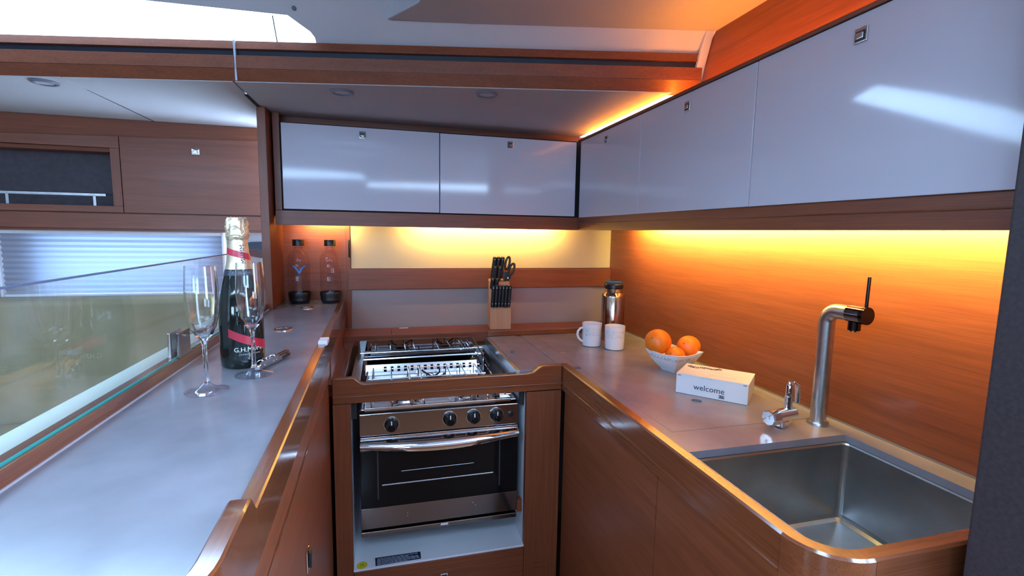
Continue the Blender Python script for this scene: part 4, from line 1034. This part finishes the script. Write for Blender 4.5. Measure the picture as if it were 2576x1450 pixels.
B().prism([(-0.036, 0.2185), (0.036, 0.2185), (0.030, 0.231), (0.024, 0.235), (-0.024, 0.235), (-0.030, 0.231)], 1, -0.014, 0.014).xform(Matrix.Rotation(-0.45, 4, 'Z')).build('lid_grip', black_plastic, th, bevel=0.003, world=False)

# mugs
mg_mat, nt, bs = new_mat('white_patterned_china')
bs.inputs['Roughness'].default_value = 0.13; bs.inputs['Coat Weight'].default_value = 0.3
tc = nt.nodes.new('ShaderNodeTexCoord'); sp = nt.nodes.new('ShaderNodeSeparateXYZ'); nt.links.new(tc.outputs['Object'], sp.inputs[0])
vo = nt.nodes.new('ShaderNodeTexVoronoi'); vo.feature = 'DISTANCE_TO_EDGE'; vo.inputs['Scale'].default_value = 130; nt.links.new(tc.outputs['Object'], vo.inputs['Vector'])
lt_ = nt.nodes.new('ShaderNodeMath'); lt_.operation = 'LESS_THAN'; lt_.inputs[1].default_value = 0.06; nt.links.new(vo.outputs['Distance'], lt_.inputs[0])
no = nt.nodes.new('ShaderNodeTexNoise'); no.inputs['Scale'].default_value = 45; nt.links.new(tc.outputs['Object'], no.inputs['Vector'])
band = nt.nodes.new('ShaderNodeMath'); band.operation = 'COMPARE'; band.inputs[1].default_value = 0.056; band.inputs[2].default_value = 0.014; nt.links.new(sp.outputs['Z'], band.inputs[0])
g1 = nt.nodes.new('ShaderNodeMath'); g1.operation = 'GREATER_THAN'; g1.inputs[1].default_value = 0.40; nt.links.new(no.outputs['Fac'], g1.inputs[0])
m1 = nt.nodes.new('ShaderNodeMath'); m1.operation = 'MULTIPLY'; nt.links.new(lt_.outputs[0], m1.inputs[0]); nt.links.new(band.outputs[0], m1.inputs[1])
m2 = nt.nodes.new('ShaderNodeMath'); m2.operation = 'MULTIPLY'; nt.links.new(m1.outputs[0], m2.inputs[0]); nt.links.new(g1.outputs[0], m2.inputs[1])
m3 = nt.nodes.new('ShaderNodeMath'); m3.operation = 'MULTIPLY'; m3.inputs[1].default_value = 0.42; nt.links.new(m2.outputs[0], m3.inputs[0])
mxc = nt.nodes.new('ShaderNodeMix'); mxc.data_type = 'RGBA'; mxc.inputs[6].default_value = (0.78, 0.77, 0.81, 1); mxc.inputs[7].default_value = (0.25, 0.30, 0.33, 1)
nt.links.new(m3.outputs[0], mxc.inputs[0]); nt.links.new(mxc.outputs[2], bs.inputs['Base Color'])
mg = thing('mug', 'white china mug with grey scroll band, handle turned to the left', 'mug', (0.735, 1.625, ZR), 'white china mugs')
B().lathe([(0, 0.003), (0.029, 0.0005), (0.0330, 0.002), (0.0343, 0.008), (0.0364, 0.080), (0.0369, 0.0845), (0.0350, 0.0845), (0.0328, 0.012), (0.029, 0.007), (0, 0.007)], 44).build('cup', mg_mat, mg, smooth=True, world=False, angle=50)
B().tube([(-0.036, 0, 0.068), (-0.046, 0, 0.066), (-0.055, 0, 0.055), (-0.057, 0, 0.043), (-0.052, 0, 0.030), (-0.042, 0, 0.020), (-0.034, 0, 0.017)], [0.0042, 0.0042, 0.0045, 0.0045, 0.0045, 0.0042, 0.0042], 10).build('handle', white_ceramic, mg, smooth=True, world=False)
dup(mg, (0.796, 1.560, ZR), 'white china mug with grey scroll band, standing in front of the flask with handle hidden', rz=math.radians(-150))

# fruit bowl and oranges
bw = thing('fruit_bowl', 'square white china bowl holding three oranges', 'bowl', (0.851, 1.272, ZR), rz=math.radians(-117)-PI/4)
def sq(h, r, z, lift, n=10):
    pts = []
    for c_ in range(4):
        for k in range(n):
            t = k/n
            a0 = PI/4+c_*PI/2; a1 = a0+PI/2
            p0 = Vector((math.cos(a0), math.sin(a0)))*h*math.sqrt(2); p1 = Vector((math.cos(a1), math.sin(a1)))*h*math.sqrt(2)
            p = p0.lerp(p1, t); 
            bow = 1+r*math.sin(PI*t)
            pts.append((p.x*bow, p.y*bow, z+lift*abs(math.cos(PI*t))**3))
    return pts
b = B()
prof_b = [(0.024, 0.03, 0.0, 0), (0.027, 0.05, 0.006, 0), (0.040, 0.05, 0.020, 0.002), (0.0525, 0.03, 0.040, 0.005), (0.0605, 0.0, 0.058, 0.0045), (0.058, 0.0, 0.0585, 0.0045), (0.049, 0.03, 0.040, 0.005), (0.036, 0.05, 0.022, 0.002), (0.020, 0.05, 0.010, 0)]
R_ = loft(b, [sq(h, r, z, l) for h, r, z, l in prof_b])
b.bm.faces.new(R_[0][::-1]); b.bm.faces.new(R_[-1])
bowl_m, nt, bs = new_mat('white_bowl_china')
bs.inputs['Roughness'].default_value = 0.13
tc = nt.nodes.new('ShaderNodeTexCoord'); sp = nt.nodes.new('ShaderNodeSeparateXYZ'); nt.links.new(tc.outputs['Object'], sp.inputs[0])
wv = nt.nodes.new('ShaderNodeTexVoronoi'); wv.feature = 'DISTANCE_TO_EDGE'; wv.inputs['Scale'].default_value = 95; nt.links.new(tc.outputs['Object'], wv.inputs['Vector'])
l1 = nt.nodes.new('ShaderNodeMath'); l1.operation = 'LESS_THAN'; l1.inputs[1].default_value = 0.12; nt.links.new(wv.outputs['Distance'], l1.inputs[0])
l2 = nt.nodes.new('ShaderNodeMath'); l2.operation = 'COMPARE'; l2.inputs[1].default_value = 0.045; l2.inputs[2].default_value = 0.005; nt.links.new(sp.outputs['Z'], l2.inputs[0])
l3 = nt.nodes.new('ShaderNodeMath'); l3.operation = 'MULTIPLY'; nt.links.new(l1.outputs[0], l3.inputs[0]); nt.links.new(l2.outputs[0], l3.inputs[1])
l4 = nt.nodes.new('ShaderNodeMath'); l4.operation = 'MULTIPLY'; l4.inputs[1].default_value = 0.6; nt.links.new(l3.outputs[0], l4.inputs[0])
mxc = nt.nodes.new('ShaderNodeMix'); mxc.data_type = 'RGBA'; mxc.inputs[6].default_value = (0.76, 0.75, 0.79, 1); mxc.inputs[7].default_value = (0.30, 0.31, 0.36, 1)
nt.links.new(l4.outputs[0], mxc.inputs[0]); nt.links.new(mxc.outputs[2], bs.inputs['Base Color'])
b.build('dish', bowl_m, bw, smooth=True, world=False, angle=50)
def orange(p, r, label):
    t = thing('orange', label, 'fruit', p, 'oranges in the bowl')
    B().sphere((0, 0, 0), r, (1, 1, 0.96), 32, 20).build('peel', orange_mat, t, smooth=True, world=False, angle=90)
    d = Vector((-0.75, -0.40, 0.42)).normalized()*r*0.975
    B().sphere(tuple(d), 0.0030, (1, 1, 0.8), 8, 6).build('stem_scar', mat('orange_stem', (0.25, 0.13, 0.03), 0.7), t, smooth=True, world=False)
orange((0.811, 1.300, 0.991), 0.0400, 'largest orange, at the left of the bowl')
orange((0.909, 1.283, 0.975), 0.0355, 'orange at the right of the bowl')
orange((0.847, 1.260, 0.954), 0.0300, 'orange lying lowest at the front of the bowl between the other two')

# welcome box
ex_ = Vector((0.116, -0.128, 0)); L_ = ex_.length; a_ = math.atan2(ex_.y, ex_.x)
wb = thing('gift_box', 'white cardboard box printed with the word welcome, in front of the fruit bowl', 'box', (0.736, 1.084, ZR), rz=a_)
BW, BH = 0.116, 0.052
B().box(0, L_, 0, BW, 0.0004, BH-0.001).build('tray', card, wb, bevel=0.0012, world=False)
B().box(-0.0006, L_+0.0006, -0.0006, BW, BH-0.001, BH+0.0008).build('lid', card, wb, bevel=0.0005, world=False)
for x in (0.004, L_-0.012):
    B().box(x, x+0.008, -0.0007, -0.0001, BH-0.0045, BH-0.0030).build('flap_slit', ink, wb, world=False)
B().tube([(L_*(0.36+0.15*t/10), -0.0008, BH-0.001-0.0012*math.sin(t*0.9)) for t in range(11)], 0.0004, 6).build('flap_edge', faint_ink, wb, smooth=True, world=False)
text_mesh('lettering', 'welcome', 0.0205, ink, wb, lambda x, y: (L_*0.475+x, -0.0012, 0.0235+y), 1.0)
B().box(L_*0.615, L_*0.690, -0.0011, -0.0006, 0.0055, 0.0135).build('print_block', ink, wb, world=False)
text_mesh('lettering', 'KIT', 0.0080, card, wb, lambda x, y: (L_*0.6525+x, -0.0014, 0.0095+y), 1.15)
b = B(); random.seed(11)
for k in range(9):     # scroll ornament along the far left of the lid
    cxs, cys, rs = 0.014+0.0095*k, BW-0.030-0.006*math.sin(k*1.3), random.uniform(0.006, 0.0105)
    if k > 4: cys += 0.006
    b.tube([(cxs+rs*(1-0.06*j)*math.cos(j*0.55+k), cys+rs*(1-0.06*j)*math.sin(j*0.55+k), BH+0.0010) for j in range(15)], 0.0010, 5)
b.build('ornament', mat('brown_print', (0.12, 0.06, 0.05), 0.6), wb, world=False)['kind'] = 'stuff'
b = B(); random.seed(4)
for (y0_, n_, xs0) in ((0.030, 9, 0.075), (0.062, 6, 0.085)):
    x = xs0
    for k in range(n_):
        wd = random.uniform(0.003, 0.009); b.box(x, x+wd, y0_-0.0009, y0_+0.0009, BH+0.0008, BH+0.0010); x += wd+0.0018
b.build('small_print', faint_ink, wb, world=False)['kind'] = 'stuff'

# kitchen tap
tp = thing('kitchen_tap', 'tall brushed steel mixer tap with dark side lever beside the sink', 'tap', (0.926, 0.826, ZR))
TH_ = Vector((0.02, -1.0, 0)).normalized()      # where the spout points
B().lathe([(0, 0), (0.0215, 0), (0.0215, 0.006), (0.0207, 0.0075), (0.0175, 0.0080), (0, 0.0080)], 36).build('base_ring', brushed, tp, smooth=True, world=False)
zt_ = 0.262
pts = [(0, 0, 0.008), (0, 0, 0.10), (0, 0, zt_-0.030)]
for k in range(1, 8):
    a = k*PI/2/7; pts.append(tuple(Vector((0, 0, zt_-0.030)) + TH_*(0.026*(1-math.cos(a))) + Vector((0, 0, 0.026*math.sin(a)))))
pts.append(tuple(Vector((0, 0, zt_-0.004)) + TH_*0.050))
B().tube(pts, 0.0160, 28).build('column', brushed, tp, smooth=True, world=False, angle=60)
h0 = Vector((0, 0, zt_-0.004)) + TH_*0.0505; h1 = h0 + TH_*0.030
dark_steel = mat('black_chrome', (0.05, 0.045, 0.05), 0.15, 1.0)
B().tube([tuple(h0), tuple(h0+TH_*0.0005), tuple(h1)], 0.0180, 28).build('head', steel_dark, tp, smooth=True, world=False, angle=40)
B().tube([tuple(h1), tuple(h1+TH_*0.008)], 0.0180, 28).build('lever_cap', dark_steel, tp, smooth=True, world=False, angle=40)
B().tube([tuple(h1+TH_*0.003+Vector((0, 0, 0.016))), tuple(h1+TH_*0.003+Vector((0.001, 0, 0.078)))], 0.0032, 12).build('lever', dark_steel, tp, smooth=True, world=False)
nz = h0 + TH_*0.012
B().tube([tuple(nz+Vector((0, 0, -0.015))), tuple(nz+Vector((0, 0, -0.033)))], 0.0115, 20).build('spout', dark_steel, tp, smooth=True, world=False)
B().tube([tuple(nz+Vector((0, 0, -0.033))), tuple(nz+Vector((0, 0, -0.036)))], 0.0090, 20).build('aerator', chrome, tp, smooth=True, world=False)

# small second tap
t2 = thing('folding_tap', 'small chrome folding tap with barrel body between the box and the tall tap', 'tap', (0.832, 0.830, ZR))
ax = Vector((0.80, 0.60, 0)).normalized()
ax = Vector((0.975, 0.20, 0)).normalized()
B().box(-0.013, 0.013, -0.011, 0.011, 0.0003, 0.016).xform(Matrix.Rotation(math.atan2(ax.y, ax.x), 4, 'Z')).build('foot', chrome, t2, bevel=0.003, world=False)
c0 = Vector((0, 0, 0.026))
B().tube([tuple(c0-ax*0.022), tuple(c0+ax*0.034), tuple(c0+ax*0.037)], [0.0145, 0.0145, 0.011], 24).build('barrel', chrome, t2, smooth=True, world=False)
B().tube([tuple(c0-ax*0.046), tuple(c0-ax*0.043), tuple(c0-ax*0.023)], [0.0150, 0.0175, 0.0175], 8).build('knob', chrome, t2, smooth=True, world=False, angle=25)
B().tube([tuple(c0-ax*0.0462), tuple(c0-ax*0.0472)], 0.0035, 10).build('knob_screw', white_plastic, t2, world=False)
s0 = c0 + ax*0.018
B().tube([tuple(s0+Vector((0, 0, 0.010))), tuple(s0+Vector((0, 0, 0.040)))], 0.0080, 18).build('stem', chrome, t2, smooth=True, world=False)
B().tube([tuple(s0+Vector((0, 0, 0.040))), tuple(s0+Vector((0, 0, 0.064))), tuple(s0+Vector((0, 0, 0.073)))], [0.0066, 0.0066, 0.0035], 18).build('stem_cap', chrome, t2, smooth=True, world=False)
q = s0 + ax*0.026
B().tube([tuple(s0+Vector((0, 0, 0.060))), tuple(s0+ax*0.010+Vector((0, 0, 0.070))), tuple(q+Vector((0, 0, 0.062))), tuple(q+ax*0.004+Vector((0, 0, 0.044))), tuple(q+ax*0.005+Vector((0, 0, 0.022)))], [0.0042, 0.0052, 0.0058, 0.0058, 0.0052], 16).build('spout', chrome, t2, smooth=True, world=False)
